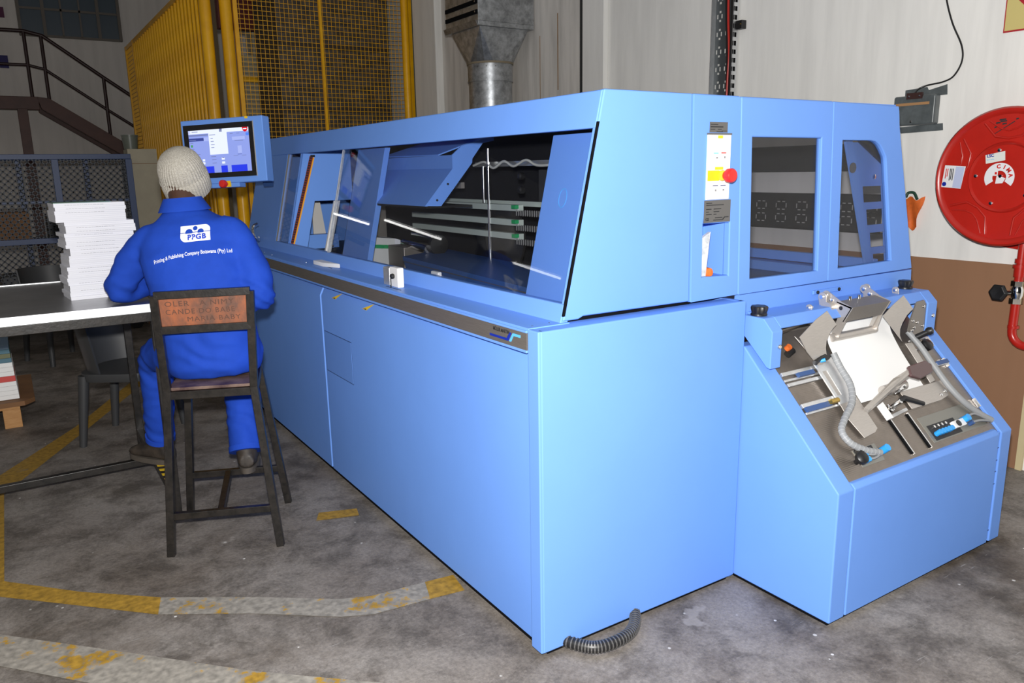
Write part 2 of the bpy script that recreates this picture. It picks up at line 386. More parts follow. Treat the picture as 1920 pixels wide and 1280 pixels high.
for (y, zt, zb, ww) in ((4.02, 2.95, 2.3, 0.012), (4.3, 2.8, 2.2, 0.008)):
    B((WX-0.0092, y, zb), (WX-0.008, y+ww, zt)).build('rust_streak', mat('rust_stain', (0.30, 0.17, 0.07), 0.8, var=0.2), wr)
wb = B((-9, 14.2, 0), (WX+0.2, 14.4, 5.5)).build('wall_back', WALL_B, label='dim plain wall at the back of the hall', kind='structure')
B((-9.2, -6, 0), (-9, 14.4, 5.5)).build('wall_left', WALL_B, label='far side wall of the hall', kind='structure')
B((-9.2, -6, 5.5), (WX+0.2, 14.4, 5.7)).build('ceiling', mat('grey_ceiling', (0.35, 0.35, 0.35), 0.8), label='grey hall ceiling', kind='structure')

# factory window in the back wall
wn = root('window_1', (0.1, 14.2, 3.95), 'steel framed factory window high in the back wall', None, kind='structure')
FRM = mat('window_putty_steel', (0.17, 0.15, 0.13), 0.6); PANE = mat('slate_window_pane', (0.10, 0.13, 0.16), 0.15)  # panes are opaque dark blue-grey
xs_ = [-0.66, -0.34, 0.01, 0.27, 0.53, 0.86]; zs_ = [3.98, 4.40, 4.82, 5.2]
for x in (-0.66, -0.30, 0.53, 0.86): B((x-0.025, 14.14, 3.96), (x+0.025, 14.2, 5.2)).build('mullion', FRM, wn)
for x in (-0.03, 0.25): B((x-0.014, 14.15, 3.98), (x+0.014, 14.2, 5.2)).build('glazing_bar', FRM, wn)
for z in (3.97, 4.40, 4.82, 5.2): B((-0.68, 14.15, z-0.018), (0.88, 14.2, z+0.018)).build('glazing_bar', FRM, wn)
for a, b_ in ((-0.66, -0.30), (-0.30, -0.03), (-0.03, 0.25), (0.25, 0.53), (0.53, 0.86)):
    for c, d in ((3.97, 4.40), (4.40, 4.82), (4.82, 5.2)):
        B((a, 14.17, c), (b_, 14.19, d)).build('pane', PANE, wn)
B((-0.96, 14.17, 4.22), (-0.86, 14.2, 4.38)).build('wall_notice', mat('purple_print', (0.10, 0.01, 0.06), 0.6), label='small purple notice on the back wall by the window', cat='notice')
B((-1.03, 14.17, 3.42), (-0.90, 14.2, 3.62)).build('wall_notice', mat('navy_print', (0.02, 0.015, 0.14), 0.6), label='small navy notice low on the back wall above the handrail', cat='notice')

# fluorescent tubes on the ceiling side of the hall (their mirror images show in the machine windows)
TUBE = emis('fluorescent_tube', (1.0, 0.98, 0.94), 10.0)
for i, (p, q, lab) in enumerate((((-3.56, 12.89, 2.6), (-4.0, 12.13, 2.6), 'fluorescent tube batten hung farthest back in the hall'),
               ((-3.63, 10.62, 2.6), (-4.37, 9.84, 2.6), 'fluorescent tube batten hung in the middle of the row'),
               ((-5.19, 8.77, 2.6), (-5.74, 8.12, 2.6), 'fluorescent tube batten hung nearest in the row'))):
    p, q = V(p), V(q); r_ = root('tube_light', (p+q)/2, lab, 'light', 'battens hung over the hall')
    MB().bar(p+V((0,0,0.06)), q+V((0,0,0.06)), 0.07, 0.05).build('housing', WHITE, r_)
    MB().cyl(p, q, 0.019).build('tube', TUBE, r_)
    MB().cyl(p+V((0,0,0.08)), p+V((0,0,2.9)), 0.006, 6).build('hanger', STEEL, r_)
    MB().cyl(q+V((0,0,0.08)), q+V((0,0,2.9)), 0.006, 6).build('hanger', STEEL, r_)

# ------------------------------------------------------------------ binding machine
def hx(z, dep=0.0): return 0.13+(z-1.115)*0.2297+dep      # slanted hood front plane
def HP(y, z, dep=0.0): return V((hx(z, dep), y, z))
HIN = V((0.975, 0, -0.224))                               # into the hood
mc = root('binding_machine', (0.9, 1.9, 0), 'long light blue book binding machine with slanted smoked windows', 'machine')
# lower body
B((0.07, 0.03, 0.05), (0.90, 3.88, 1.10)).build('inner_body', DARK, mc)
B((0.030, 0.016, 0.0), (0.90, 3.86, 0.06)).build('plinth', GAP, mc)  # recessed plinth coloured near-black for the contact shade under the panels
MB().prism([(0.004, 0, 0.017), (0.927, 0, 0.017), (0.927, 0, 1.118), (0.004, 0, 1.118)], (0, 0.028, 0)).build('end_panel', BLUE, mc, bevel=0.006)
MB().box((-0.004, 0.002, 0.017), (0.02, 0.062, 1.118)).build('corner_post', BLUE, mc, bevel=0.005)
B((0.02, 0.02, 1.108), (0.927, 0.09, 1.1165)).build('top_lip', BLUE, mc)
MB().box((0.899, 0.005, 0.012), (0.925, 0.9, 1.118)).build('side_panel', BLUE, mc, bevel=0.004)
def door(y0, y1, label):
    prof = [(0.008, 0.035), (0.008, 0.985), (0.030, 1.030), (0.055, 1.030), (0.055, 0.035)]
    return MB().prism([(x, y0, z) for x, z in prof], (0, y1-y0, 0)).build('front_door', BLUE, mc, bevel=0.005, label=label)
d1 = door(0.066, 1.990, 'long light blue door nearest the corner post'); d2 = door(2.006, 3.90, 'far light blue door behind the stool')
MB().box((0.0065, 1.604, 0.594), (0.0085, 1.968, 0.800)).build('hatch_cover', BLUE, d1, bevel=0.0008)
MB().frame([(0.0075, 1.600, 0.590), (0.0075, 1.972, 0.590), (0.0075, 1.972, 0.804), (0.0075, 1.600, 0.804)],
           [(0.0075, 1.604, 0.594), (0.0075, 1.968, 0.594), (0.0075, 1.968, 0.800), (0.0075, 1.604, 0.800)], (0.001, 0, 0)).build('hatch_gap', BLUE_D, d1)
B((0.03, 0.066, 1.030), (0.06, 3.9, 1.040)).build('door_gap', GAP, mc)
# stainless trim with the maker's lettering
tr = B((-0.004, 0.066, 1.049), (0.02, 3.9, 1.104)).build('trim_strip', STEEL_B, mc)
B((-0.006, 0.066, 1.104), (0.05, 3.9, 1.112)).build('trim_lip', BLUE, mc, bevel=0.002)
B((-0.006, 0.066, 1.040), (0.05, 3.9, 1.049)).build('trim_lip', BLUE, mc, bevel=0.002)
NAVY = mat('logo_navy', (0.008, 0.025, 0.32), 0.4); SKY = mat('logo_sky', (0.10, 0.45, 0.85), 0.4)
XL = -0.0045
text('maker_lettering', 'MÜLLER MARTINI', 0.0165, INK, tr, (XL, 0.262, 1.0905), (0, -1, 0), (0, 0, 1), bold=0.0003, width=0.098)
lg = MB()
lg.prism([(XL, 0.285, 1.0705), (XL, 0.180, 1.0705), (XL, 0.163, 1.092), (XL, 0.150, 1.092), (XL, 0.170, 1.0625), (XL, 0.285, 1.0625)], (-0.0008, 0, 0)).build('logo_bar', NAVY, tr)
MB().prism([(XL, 0.166, 1.0625), (XL, 0.143, 1.0925), (XL, 0.100, 1.0925), (XL, 0.100, 1.084), (XL, 0.139, 1.084), (XL, 0.154, 1.0625)], (-0.001, 0, 0)).build('logo_bar', SKY, tr)
for y0 in (1.725, 1.330):
    cx2 = lambda z: 0.008+(z-0.985)*0.4889-0.0008
    st = MB().prism([(cx2(1.026), y0, 1.026), (cx2(0.991), y0+0.112, 0.991), (cx2(0.990), y0+0.060, 0.990)], (-0.0006, 0, 0)).build('warning_sticker', YEL_P, mc, label='small yellow warning sticker')
    MB().prism([(cx2(0.9925)-0.0008, y0+0.105, 0.9925), (cx2(0.9915)-0.0008, y0+0.064, 0.9915), (cx2(0.9965)-0.0008, y0+0.066, 0.9965)], (-0.0005, 0, 0)).build('warning_mark', INK, st)
# ledge
ld = B((0.0, 0.06, 1.108), (0.16, 3.9, 1.120)).build('ledge', BLUE, mc, bevel=0.002)
for x, y in ((0.032, 0.085), (0.105, 0.095), (0.03, 2.9), (0.04, 3.1), (0.06, 2.35)):
    MB().lathe((x, y, 1.120), (0, 0, 1), [(0.004, 0), (0.004, 0.001), (0.002, 0.002)], 10).build('screw', CHROME, ld)
# stop block with a black knob and pin
sb = MB().box((0.045, 1.11, 1.120), (0.075, 1.195, 1.205)).build('stop_block', WHITE, mc, bevel=0.005)
MB().box((0.045, 1.197, 1.120), (0.075, 1.262, 1.200)).build('slide_block', ALU, mc, bevel=0.005)
MB().lathe((0.045, 1.15, 1.168), (-1, 0, 0), [(0.0, 0), (0.010, 0.0), (0.012, 0.006), (0.010, 0.014), (0.0, 0.016)], 16).build('knob', BLACK, sb, smooth=True)
MB().bar((0.03, 1.15, 1.160), (0.03, 1.15, 1.122), 0.004).build('pin', BLACK, sb)
B((0.028, 1.05, 1.120), (0.032, 1.20, 1.1208)).build('slot', GAP, ld)
MB().prism([(0.06, 2.23, 1.1205), (0.06, 2.08, 1.1205), (0.11, 1.96, 1.1205), (0.11, 2.23, 1.1205)], (0, 0, 0.022)).build('corner_block', WHITE, mc, bevel=0.003)
B((0.075, 1.99, 1.120), (0.078, 2.07, 1.1208)).build('slot', GAP, ld)
# hood frame
sill = MB().prism([HP(0.072, 1.112), HP(0.072, 1.178), HP(0.072, 1.178, 0.03), HP(0.072, 1.112, 0.03)], (0, 3.14, 0)).build('window_sill', BLUE, mc, bevel=0.003)
MB().prism([HP(3.20, 1.07), HP(3.20, 1.726), HP(3.20, 1.726, 0.03), HP(3.20, 1.07, 0.03)], (0, 0.67, 0)).build('hood_side_post', BLUE, mc, bevel=0.004)
MB().prism([HP(0.072, 1.725), HP(0.072, 1.842), HP(0.072, 1.842, 0.03), HP(0.072, 1.725, 0.03)], (0, 3.80, 0)).build('hood_header', BLUE, mc, bevel=0.005)
B((0.30, 0.075, 1.826), (1.885, 3.86, 1.840)).build('hood_roof', BLUE, mc)
MB().prism([(0.13, 3.84, 1.07), (0.297, 3.84, 1.842), (1.89, 3.84, 1.842), (2.10, 3.84, 1.07)], (0, 0.03, 0)).build('hood_far_end', BLUE, mc)
he = MB().prism([(0.137, 0.065, 1.124), (0.3005, 0.065, 1.844), (0.685, 0.065, 1.843), (0.699, 0.065, 1.130), (0.22, 0.065, 1.132), (0.20, 0.065, 1.124)], (0, 0.028, 0)).build('hood_end_panel', BLUE, mc, bevel=0.006)
B((0.16, 0.085, 1.115), (0.72, 0.11, 1.135)).build('hood_gap', GAP, mc)
MB().prism([HP(0.0655, 1.14, 0.001), HP(0.0655, 1.745, 0.001), HP(0.0655, 1.745, 0.018), HP(0.0655, 1.14, 0.018)], (0, 0.0075, 0)).build('window_gap', GAP, mc)
# control column with its niche
def rect(x0, x1, z0, z1, y): return [(x0, y, z0), (x1, y, z0), (x1, y, z1), (x0, y, z1)]
cl = MB().frame([(0.703, 0.062, 1.126), (0.945, 0.062, 1.130), (0.919, 0.062, 1.842), (0.688, 0.062, 1.843)],
                [(0.756, 0.062, 1.214), (0.893, 0.062, 1.209), (0.889, 0.062, 1.402), (0.752, 0.062, 1.402)], (0, 0.03, 0)).build('control_column', BLUE, mc, bevel=0.006)
nb = MB()
nb.box((0.74, 0.19, 1.195), (0.91, 0.20, 1.41)); nb.box((0.744, 0.092, 1.195), (0.754, 0.19, 1.41)); nb.box((0.893, 0.092, 1.195), (0.903, 0.19, 1.41))
nb.box((0.744, 0.092, 1.195), (0.903, 0.19, 1.209)); nb.box((0.744, 0.092, 1.402), (0.903, 0.19, 1.412))
nb.build('niche', BLUE, cl)
MB().prism([(0.757, 0.070, 1.214), (0.782, 0.070, 1.214), (0.800, 0.070, 1.372), (0.757, 0.070, 1.352)], (0, 0.012, 0)).build('folded_leaflet', mat('plastic_sleeve', (0.55, 0.58, 0.62), 0.25, var=0.25, vscale=40), cl)
MB().lathe((0.800, 0.085, 1.224), (0, -1, 0.2), [(0.0, -0.02), (0.018, -0.015), (0.02, 0.0), (0.015, 0.02), (0.0, 0.024)], 14).build('ear_plug', ORANGE, cl, smooth=True)
B((0.758, 0.10, 1.209), (0.84, 0.15, 1.218)).build('rubber_mat', BLACK, cl)
pl = B((0.757, 0.055, 1.486), (0.871, 0.063, 1.710)).build('control_panel', WHITE, cl, bevel=0.002)
B((0.755, 0.0545, 1.708), (0.873, 0.063, 1.714)).build('panel_edge', GREYPLATE, pl)
YP = 0.0545
def flat(name, x0, x1, z0, z1, m, p, y=YP, t=0.0008): return B((x0, y-t, z0), (x1, y, z1)).build(name, m, p)
flat('yellow_label', 0.803, 0.827, 1.696, 1.706, YEL_P, pl)
flat('yellow_label', 0.793, 0.834, 1.589, 1.599, YEL_P, pl)
flat('yellow_label', 0.757, 0.815, 1.551, 1.587, YEL_P, pl)
flat('green_mark', 0.784, 0.808, 1.644, 1.6475, mat('mint_print', (0.15, 0.6, 0.55), 0.5), pl)
flat('red_mark', 0.822, 0.846, 1.645, 1.6485, RED_P, pl)
BTN = mat('pale_button', (0.90, 0.90, 0.90), 0.35)
for x, z in ((0.786, 1.622), (0.825, 1.623), (0.785, 1.510), (0.824, 1.511)):
    k = MB().box((x, YP-0.003, z), (x+0.024, YP, z+0.018)).build('push_button', BTN, pl, bevel=0.001)
    B((x+0.008, YP-0.0037, z+0.005), (x+0.016, YP-0.003, z+0.012)).build('button_symbol', mat('grey_print', (0.25, 0.25, 0.26), 0.5), k)
for x in (0.785, 0.824): flat('caption_line', x, x+0.026, 1.533, 1.536, mat('navy_caption', (0.05, 0.06, 0.16), 0.5), pl)
es = MB().lathe((0.822, YP, 1.569), (0, -1, 0), [(0.017, 0), (0.019, 0.010), (0.016, 0.022)], 24).build('stop_collar', YEL_P, pl, smooth=True)
MB().lathe((0.822, YP-0.018, 1.569), (0, -1, 0), [(0.014, 0), (0.016, 0.012), (0.024, 0.018), (0.025, 0.034), (0.021, 0.040), (0.0, 0.042)], 24).build('stop_button', RED_P, es, smooth=True)
p1 = B((0.767, 0.0595, 1.716), (0.855, 0.063, 1.751)).build('name_plate', GREYPLATE, cl)
for z, a, b_, h in ((1.743, 0.770, 0.806, 0.0022), (1.735, 0.770, 0.832, 0.004), (1.7265, 0.770, 0.792, 0.0025), (1.7265, 0.806, 0.824, 0.0025), (1.719, 0.800, 0.83, 0.002), (1.7215, 0.826, 0.85, 0.002)):
    flat('plate_line', a, b_, z-h/2, z+h/2, INK, p1, 0.0594)
p2 = B((0.753, 0.0595, 1.406), (0.886, 0.063, 1.484)).build('name_plate', GREYPLATE, cl)
for z, a, b_ in ((1.474, 0.762, 0.79), (1.467, 0.762, 0.85), (1.453, 0.762, 0.788), (1.453, 0.80, 0.837), (1.4435, 0.762, 0.775), (1.4435, 0.80, 0.828), (1.4345, 0.762, 0.79), (1.4345, 0.80, 0.814)):
    flat('plate_line', a, b_, z-0.0014, z+0.0014, INK, p2, 0.0594)
text('plate_mark', 'CE', 0.014, INK, p2, (0.760, 0.0590, 1.417), (1, 0, 0), (0, 0, 1), bold=0.0002)
flat('plate_line', 0.808, 0.845, 1.4205, 1.4235, INK, p2, 0.0594)
MB().prism([(0.80, 0.0594, 1.4125), (0.848, 0.0594, 1.4125), (0.858, 0.0594, 1.4215), (0.877, 0.0594, 1.4215), (0.877, 0.0594, 1.4245), (0.855, 0.0594, 1.4245), (0.846, 0.0594, 1.4155), (0.80, 0.0594, 1.4155)], (0, -0.0008, 0)).build('plate_line', INK, p2)
# end windows
s1 = MB().frame([(0.951, 0.062, 1.128), (1.487, 0.062, 1.132), (1.447, 0.062, 1.841), (0.924, 0.062, 1.841)],
                [(1.012, 0.062, 1.183), (1.417, 0.062, 1.181), (1.389, 0.062, 1.701), (0.990, 0.062, 1.702)], (0, 0.028, 0)).build('window_frame', BLUE, mc, bevel=0.006)
MB().prism([(1.005, 0.076, 1.175), (1.425, 0.076, 1.175), (1.395, 0.076, 1.71), (0.982, 0.076, 1.71)], (0, 0.006, 0)).build('pane', GLASS_E, s1)
win2 = [(1.55, 1.179), (1.93, 1.183)]+[(1.925-0.092*i/4, 1.20+0.40*i/4) for i in (1, 2, 3, 4)]+[(1.83-0.028*(1-math.cos(a)), 1.61+0.03*math.sin(a)*1.0) for a in (0.4, 0.8)]+[(1.80, 1.655), (1.775, 1.677), (1.745, 1.690), (1.71, 1.694), (1.522, 1.694)]
n2 = len(win2)
out2 = [(1.490, 1.132), (2.098, 1.136)]+[(2.08-0.17*i/4, 1.20+0.55*i/4) for i in (1, 2, 3, 4)]+[(1.905, 1.77), (1.903, 1.785), (1.90, 1.80), (1.897, 1.815), (1.89, 1.834), (1.75, 1.836), (1.450, 1.840)]
s2 = MB().frame([(x, 0.062, z) for x, z in out2], [(x, 0.062, z) for x, z in win2], (0, 0.028, 0)).build('window_frame', BLUE, mc, bevel=0.005)
MB().prism([(x, 0.076, z) for x, z in win2], (0, 0.006, 0)).build('pane', GLASS_E, s2)
MB().prism([(0.955, 0.066, 0.98), (2.112, 0.066, 0.98), (2.100, 0.066, 1.130), (0.965, 0.066, 1.127)], (0, 0.025, 0)).build('lower_fascia', BLUE, mc)
hg = B((1.395, 0.058, 1.085), (1.585, 0.066, 1.102)).build('hinge_plate', BLUE, mc, bevel=0.002)
for x in (1.42, 1.56): MB().lathe((x, 0.058, 1.0935), (0, -1, 0), [(0.0075, 0), (0.0075, 0.004), (0.005, 0.006)], 12).build('bolt', BLACK, hg)
# rear half of the hood seen through the end windows
B((0.915, 0.10, 1.10), (0.93, 3.84, 1.826)).build('light_stop_partition', DARK, mc)  # added dark sheet, stops light passing between front and rear halves
B((0.94, 0.11, 1.06), (2.05, 3.84, 1.075)).build('base_tray', BLUE_D, mc)
B((1.985, 0.18, 1.128), (2.02, 3.84, 1.175)).build('rear_sill', BLUE, mc, bevel=0.004)
B((1.93, 0.18, 1.075), (2.02, 3.84, 1.122)).build('rear_sill', BLUE, mc, bevel=0.004)
yq = 0.15
lx = lambda z: 1.651+(1.672-z)*0.393
rp = MB()  # slotted rear plate
def lq(z0, z1, a, b): rp.prism([(lx(z0)+a, yq, z0), (b, yq, z0), (b-(z1-z0)*0.25, yq, z1), (lx(z1)+a, yq, z1)], (0, 0.012, 0))
lq(1.505, 1.69, 0.045, 1.985)
for z0, z1 in ((1.405, 1.436), (1.302, 1.336), (1.205, 1.236), (1.10, 1.150)): lq(z0, z1, 0.045, 2.075-(z0-1.1)*0.22)
for z0, z1 in ((1.436, 1.505), (1.336, 1.405), (1.236, 1.302), (1.150, 1.205)):
    lq(z0, z1, 0.045, lx(z0)+0.085); rp.prism([(1.985-(z0-1.4)*0.22, yq, z0), (2.02-(z0-1.4)*0.22, yq, z0), (2.02-(z1-1.4)*0.22, yq, z1), (1.985-(z1-1.4)*0.22, yq, z1)], (0, 0.012, 0))
rp.build('slotted_plate', BLUE, mc)
MB().prism([(lx(1.70), yq-0.02, 1.70), (lx(1.70)+0.045, yq-0.02, 1.70), (lx(1.10)+0.045, yq-0.02, 1.10), (lx(1.10), yq-0.02, 1.10)], (0, 0.012, 0)).build('edge_flange', BLUE, mc)
MB().lathe((1.700, yq-0.02, 1.585), (0, -1, 0), [(0.022, 0), (0.022, 0.003), (0.0, 0.004)], 16).build('hole_plug', GREYPLATE, mc)
MB().lathe((1.885, yq, 1.545), (0, -1, 0), [(0.011, 0), (0.011, 0.006), (0.0, 0.008)], 12).build('bolt', CHROME, mc)
MB().cyl((1.66, 0.11, 1.735), (1.91, 0.11, 1.605), 0.020, 14).build('gas_strut', BLACK, mc, smooth=True)
B((0.94, 1.30, 1.58), (2.0, 1.33, 1.69)).build('cross_duct', DARK, mc)
# windows of the front
pa = MB().prism([HP(2.95, 1.165, 0.012), HP(2.95, 1.735, 0.012), HP(2.95, 1.735, 0.018), HP(2.95, 1.165, 0.018)], (0, 0.26, 0)).build('pane', GLASS, mc)
pb = MB().prism([HP(0.075, 1.165, 0.006), HP(0.075, 1.735, 0.006), HP(0.075, 1.735, 0.012), HP(0.075, 1.165, 0.012)], (0, 2.17, 0)).build('pane', GLASS, mc)
MB().prism([HP(3.197, 1.17, 0.002), HP(3.197, 1.73, 0.002), HP(3.197, 1.73, 0.012), HP(3.197, 1.17, 0.012)], (0, 0.004, 0)).build('pane_edge', GREYPLATE, mc)
MB().prism([HP(2.246, 1.168, 0.005), HP(2.246, 1.733, 0.005), HP(2.246, 1.733, 0.013), HP(2.246, 1.168, 0.013)], (0, 0.004, 0)).build('pane_edge', ALU, mc)
# interior behind the front windows
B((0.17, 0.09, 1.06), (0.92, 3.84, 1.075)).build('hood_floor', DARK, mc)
def slab(name, y0, y1, z0, z1, dep, th, m, p=mc, bevel=0.002):
    return MB().prism([HP(y0, z0, dep), HP(y0, z1, dep), HP(y0, z1, dep+th), HP(y0, z0, dep+th)], (0, y1-y0, 0)).build(name, m, p, bevel=bevel)
rpz = slab('inner_post', 0.115, 0.362, 1.12, 1.716, 0.05, 0.03, BLUE)
ring = [HP(0.243+0.022*math.cos(a), 1.506+0.032*math.sin(a), 0.0488) for a in [2*math.pi*i/24 for i in range(24)]]
ring2 = [HP(0.243+0.0205*math.cos(a), 1.506+0.030*math.sin(a), 0.0488) for a in [2*math.pi*i/24 for i in range(24)]]
MB().frame(ring, ring2, HIN*0.001).build('knockout_ring', SKY, rpz)
slab('inner_post', 1.79, 2.135, 1.10, 1.722, 0.05, 0.03, BLUE)
slab('inner_post', 2.135, 2.24, 1.10, 1.722, 0.09, 0.02, BLUE_D)
# bulkhead with the toothed strip along its sloping edge
YB = 2.97
bk_ = MB()
bk_.prism([(hx(1.433)+0.012, YB, 1.433), (hx(1.735)+0.012, YB, 1.735), (0.60, YB, 1.748), (0.60, YB, 1.433)], (0, 0.012, 0))
bk_.prism([(hx(1.08)+0.012, YB, 1.08), (hx(1.433)+0.012, YB, 1.433), (0.346, YB, 1.433), (0.264, YB, 1.08)], (0, 0.012, 0))
tpo = bk_.build('bulkhead', BLUE, mc)
MB().prism([(0.334, YB-0.003, 1.709), (0.356, YB-0.003, 1.709), (0.188, YB-0.003, 1.165), (0.168, YB-0.003, 1.165)], (0, 0.003, 0)).build('toothed_strip', mat('dark_red_rubber', (0.16, 0.010, 0.008), 0.5), tpo)
tb = MB()
for i in range(36):
    z = 1.70-0.525*i/35; x = 0.334-(1.709-z)*0.305
    tb.box((x, YB-0.006, z-0.0075), (x+0.014, YB-0.003, z))
tb.build('strip_teeth', BLACK, tpo)
MB().prism([(0.354, YB-0.005, 1.700), (0.363, YB-0.005, 1.700), (0.195, YB-0.005, 1.165), (0.186, YB-0.005, 1.165)], (0, 0.005, 0)).build('strip_edge', mat('orange_edge', (0.85, 0.38, 0.03), 0.4), tpo)
B((0.338, YB-0.006, 1.703), (0.366, YB-0.002, 1.716)).build('strip_clip', BLACK, tpo)
MB().prism([(0.455, YB-0.06, 1.432), (0.492, YB-0.06, 1.432), (0.402, YB-0.06, 1.085), (0.365, YB-0.06, 1.085)], (0, 0.02, 0)).build('guide_plate', WHITE, mc)
MB().prism([(0.47, 3.40, 1.45), (0.525, 3.40, 1.45), (0.572, 3.40, 1.08), (0.47, 3.40, 1.08)], (0, 0.01, 0)).build('back_plate', mat('grey_inner_sheet', (0.55, 0.53, 0.50), 0.5), mc)
B((0.40, 3.32, 1.08), (0.62, 3.39, 1.195)).build('inner_bracket', BLUE, mc, bevel=0.003)
for x, z in ((0.565, 1.18), (0.572, 1.11)): MB().lathe((x, 3.32, z), (0, -1, 0), [(0.007, 0), (0.007, 0.005), (0, 0.006)], 10).build('bolt', CHROME, mc)
# canopy guard
cgo = MB()
cgo.prism([(0.404, 1.26, 1.672), (0.405, 1.26, 1.613), (0.259, 1.26, 1.450), (0.275, 1.26, 1.448), (0.413, 1.26, 1.606), (0.412, 1.26, 1.672)], (0, 0.74, 0))
cgo.build('canopy_guard', BLUE, mc)
gpl = MB().prism([(0.403, 1.25, 1.672), (0.402, 1.25, 1.612), (0.258, 1.25, 1.452), (0.338, 1.25, 1.448), (0.505, 1.25, 1.637), (0.507, 1.25, 1.655), (0.564, 1.25, 1.724), (0.624, 1.25, 1.735), (0.624, 1.25, 1.76), (0.45, 1.25, 1.71)], (0, 0.008, 0)).build('guard_end_plate', BLUE, mc)
for x, z in ((0.375, 1.545), (0.318, 1.475)): MB().lathe((x, 1.25, z), (0, -1, 0), [(0.005, 0), (0.005, 0.004), (0.0, 0.005)], 8).build('bolt', BLACK, gpl)
B((0.262, 1.25, 1.440), (0.50, 2.0, 1.449)).build('guard_seal', BLACK, mc)
MB().prism([(0.412, 1.40, 1.672), (0.412, 2.05, 1.676), (0.56, 1.75, 1.75), (0.56, 1.20, 1.75)], (0, 0, 0.006)).build('guard_top', BLUE, mc)
# clamp rails, green clips and spring rows
for (y0, y1, z) in ((0.86, 1.80, 1.435), (0.86, 2.1, 1.370), (0.86, 2.1, 1.308)):
    r_ = B((0.60, y0+0.16, z-0.014), (0.63, y1, z+0.014)).build('clamp_rail', RAILM, mc, bevel=0.002)
    B((0.58, 1.015, z-0.002), (0.60, 1.045, z+0.014)).build('clip', GREEN, r_)
    B((0.60, 0.70, z-0.03), (0.63, 1.02, z-0.012)).build('spring_block', DARK, r_)
    sm = MB()
    for i in range(14): sm.cyl((0.592, 1.02-i*0.0175, z-0.032), (0.592, 1.02-i*0.0175, z-0.006), 0.0028, 6)
    sm.build('spring_row', SPRING, r_)
MB().cyl((0.60, 1.265, 1.15), (0.60, 1.265, 1.70), 0.008, 10).build('guide_rod', CHROME, mc, smooth=True)
MB().cyl((0.62, 1.345, 1.45), (0.62, 1.345, 1.62), 0.007, 10).build('guide_rod', CHROME, mc, smooth=True)
B((0.64, 1.60, 1.585), (0.66, 1.80, 1.612)).build('bright_plate', STEEL, mc); B((0.64, 1.60, 1.515), (0.66, 1.90, 1.545)).build('bright_plate', STEEL, mc)
B((0.66, 0.5, 1.44), (0.68, 1.9, 1.462)).build('clamp_rail', RAILM, mc)
B((0.62, 0.6, 1.618), (0.64, 1.42, 1.640)).build('cable_tray', SPRING, mc)
MB().tube(smoothpath([(0.60, 1.40, 1.625), (0.60, 1.30, 1.640), (0.60, 1.22, 1.612), (0.60, 1.13, 1.640), (0.60, 1.05, 1.618), (0.60, 0.95, 1.642), (0.60, 0.85, 1.618), (0.60, 0.6, 1.63)]), 0.006, 8).build('looped_cable', mat('pale_cable', (0.55, 0.55, 0.5), 0.5), mc, smooth=True)
for y, z in ((1.02, 1.575), (1.02, 1.515)): MB().lathe((0.63, y, z), (-1, 0, 0), [(0.016, 0), (0.016, 0.02), (0.008, 0.026)], 12).build('terminal', BLACK, mc)
B((0.70, 0.5, 1.46), (0.72, 1.0, 1.60)).build('inner_cabinet', mat('charcoal_sheet', (0.035, 0.035, 0.035), 0.5), mc)
MB().lathe((0.68, 1.25, 1.29), (-1, 0, 0), [(0.17, 0), (0.17, 0.012), (0.0, 0.014)], 40).build('milling_disc', mat('brushed_disc', (0.14, 0.135, 0.13), 0.35, 0.9), mc, smooth=True)
# book block held in the clamp and the feed table
bkm = MB().prism([(0.326, 2.05, 1.262), (0.465, 2.05, 1.246), (0.463, 2.05, 1.078), (0.336, 2.05, 1.078)], (0, 0.25, 0)).build('clamped_book', mat('grey_book_pages', (0.62, 0.62, 0.60), 0.7), mc)
MB().prism([(0.4655, 2.05, 1.247), (0.500, 2.05, 1.236), (0.488, 2.05, 1.078), (0.4635, 2.05, 1.078)], (0, 0.22, 0)).build('book_lit_side', mat('pale_lit_side', (0.70, 0.70, 0.74), 0.6), mc)  # paler strip, the light on the book's right side put into colour
MB().prism([(0.332, 2.049, 1.222), (0.448, 2.049, 1.212), (0.448, 2.049, 1.192), (0.334, 2.049, 1.202)], (0, -0.001, 0)).build('green_band', GREEN, bkm)
B((0.352, 2.32, 1.10), (0.54, 2.33, 1.43)).build('clamp_plate', STEEL_B, mc)
tt = MB().prism([(0.30, 0.5, 1.155), (0.30, 1.60, 1.185), (0.62, 1.75, 1.190), (0.62, 0.5, 1.160)], (0, 0, 0.012)).build('feed_table', BLUE_D, mc)
MB().prism([(0.30, 0.5, 1.100), (0.30, 1.55, 1.120), (0.30, 1.60, 1.185), (0.30, 0.5, 1.155)], (0.02, 0, 0)).build('feed_table_apron', BLUE_D, mc)
MB().prism([(0.31, 0.5, 1.145), (0.31, 1.60, 1.172), (0.31, 1.60, 1.176), (0.31, 0.5, 1.149)], (-0.012, 0, 0)).build('apron_edge', GREYPLATE, mc)
B((0.40, 1.80, 1.09), (0.60, 2.0, 1.22)).build('grip_unit', STEEL_B, mc, bevel=0.006)
MB().cyl((0.45, 1.62, 1.22), (0.45, 1.90, 1.235), 0.02, 14).build('roller', CHROME, mc, smooth=True)
MB().cyl((0.50, 1.62, 1.27), (0.50, 1.90, 1.28), 0.008, 8).build('guide_rod', CHROME, mc, smooth=True)
MB().lathe((0.50, 1.62, 1.24), (0, -1, 0), [(0.0, 0), (0.05, 0.0), (0.05, 0.03), (0.0, 0.04)], 20).build('roller_end', BLACK, mc, smooth=True)
MB().box((0.19, 1.02, 1.15), (0.21, 1.09, 1.185)).build('latch_tab', WHITE, mc, bevel=0.006)
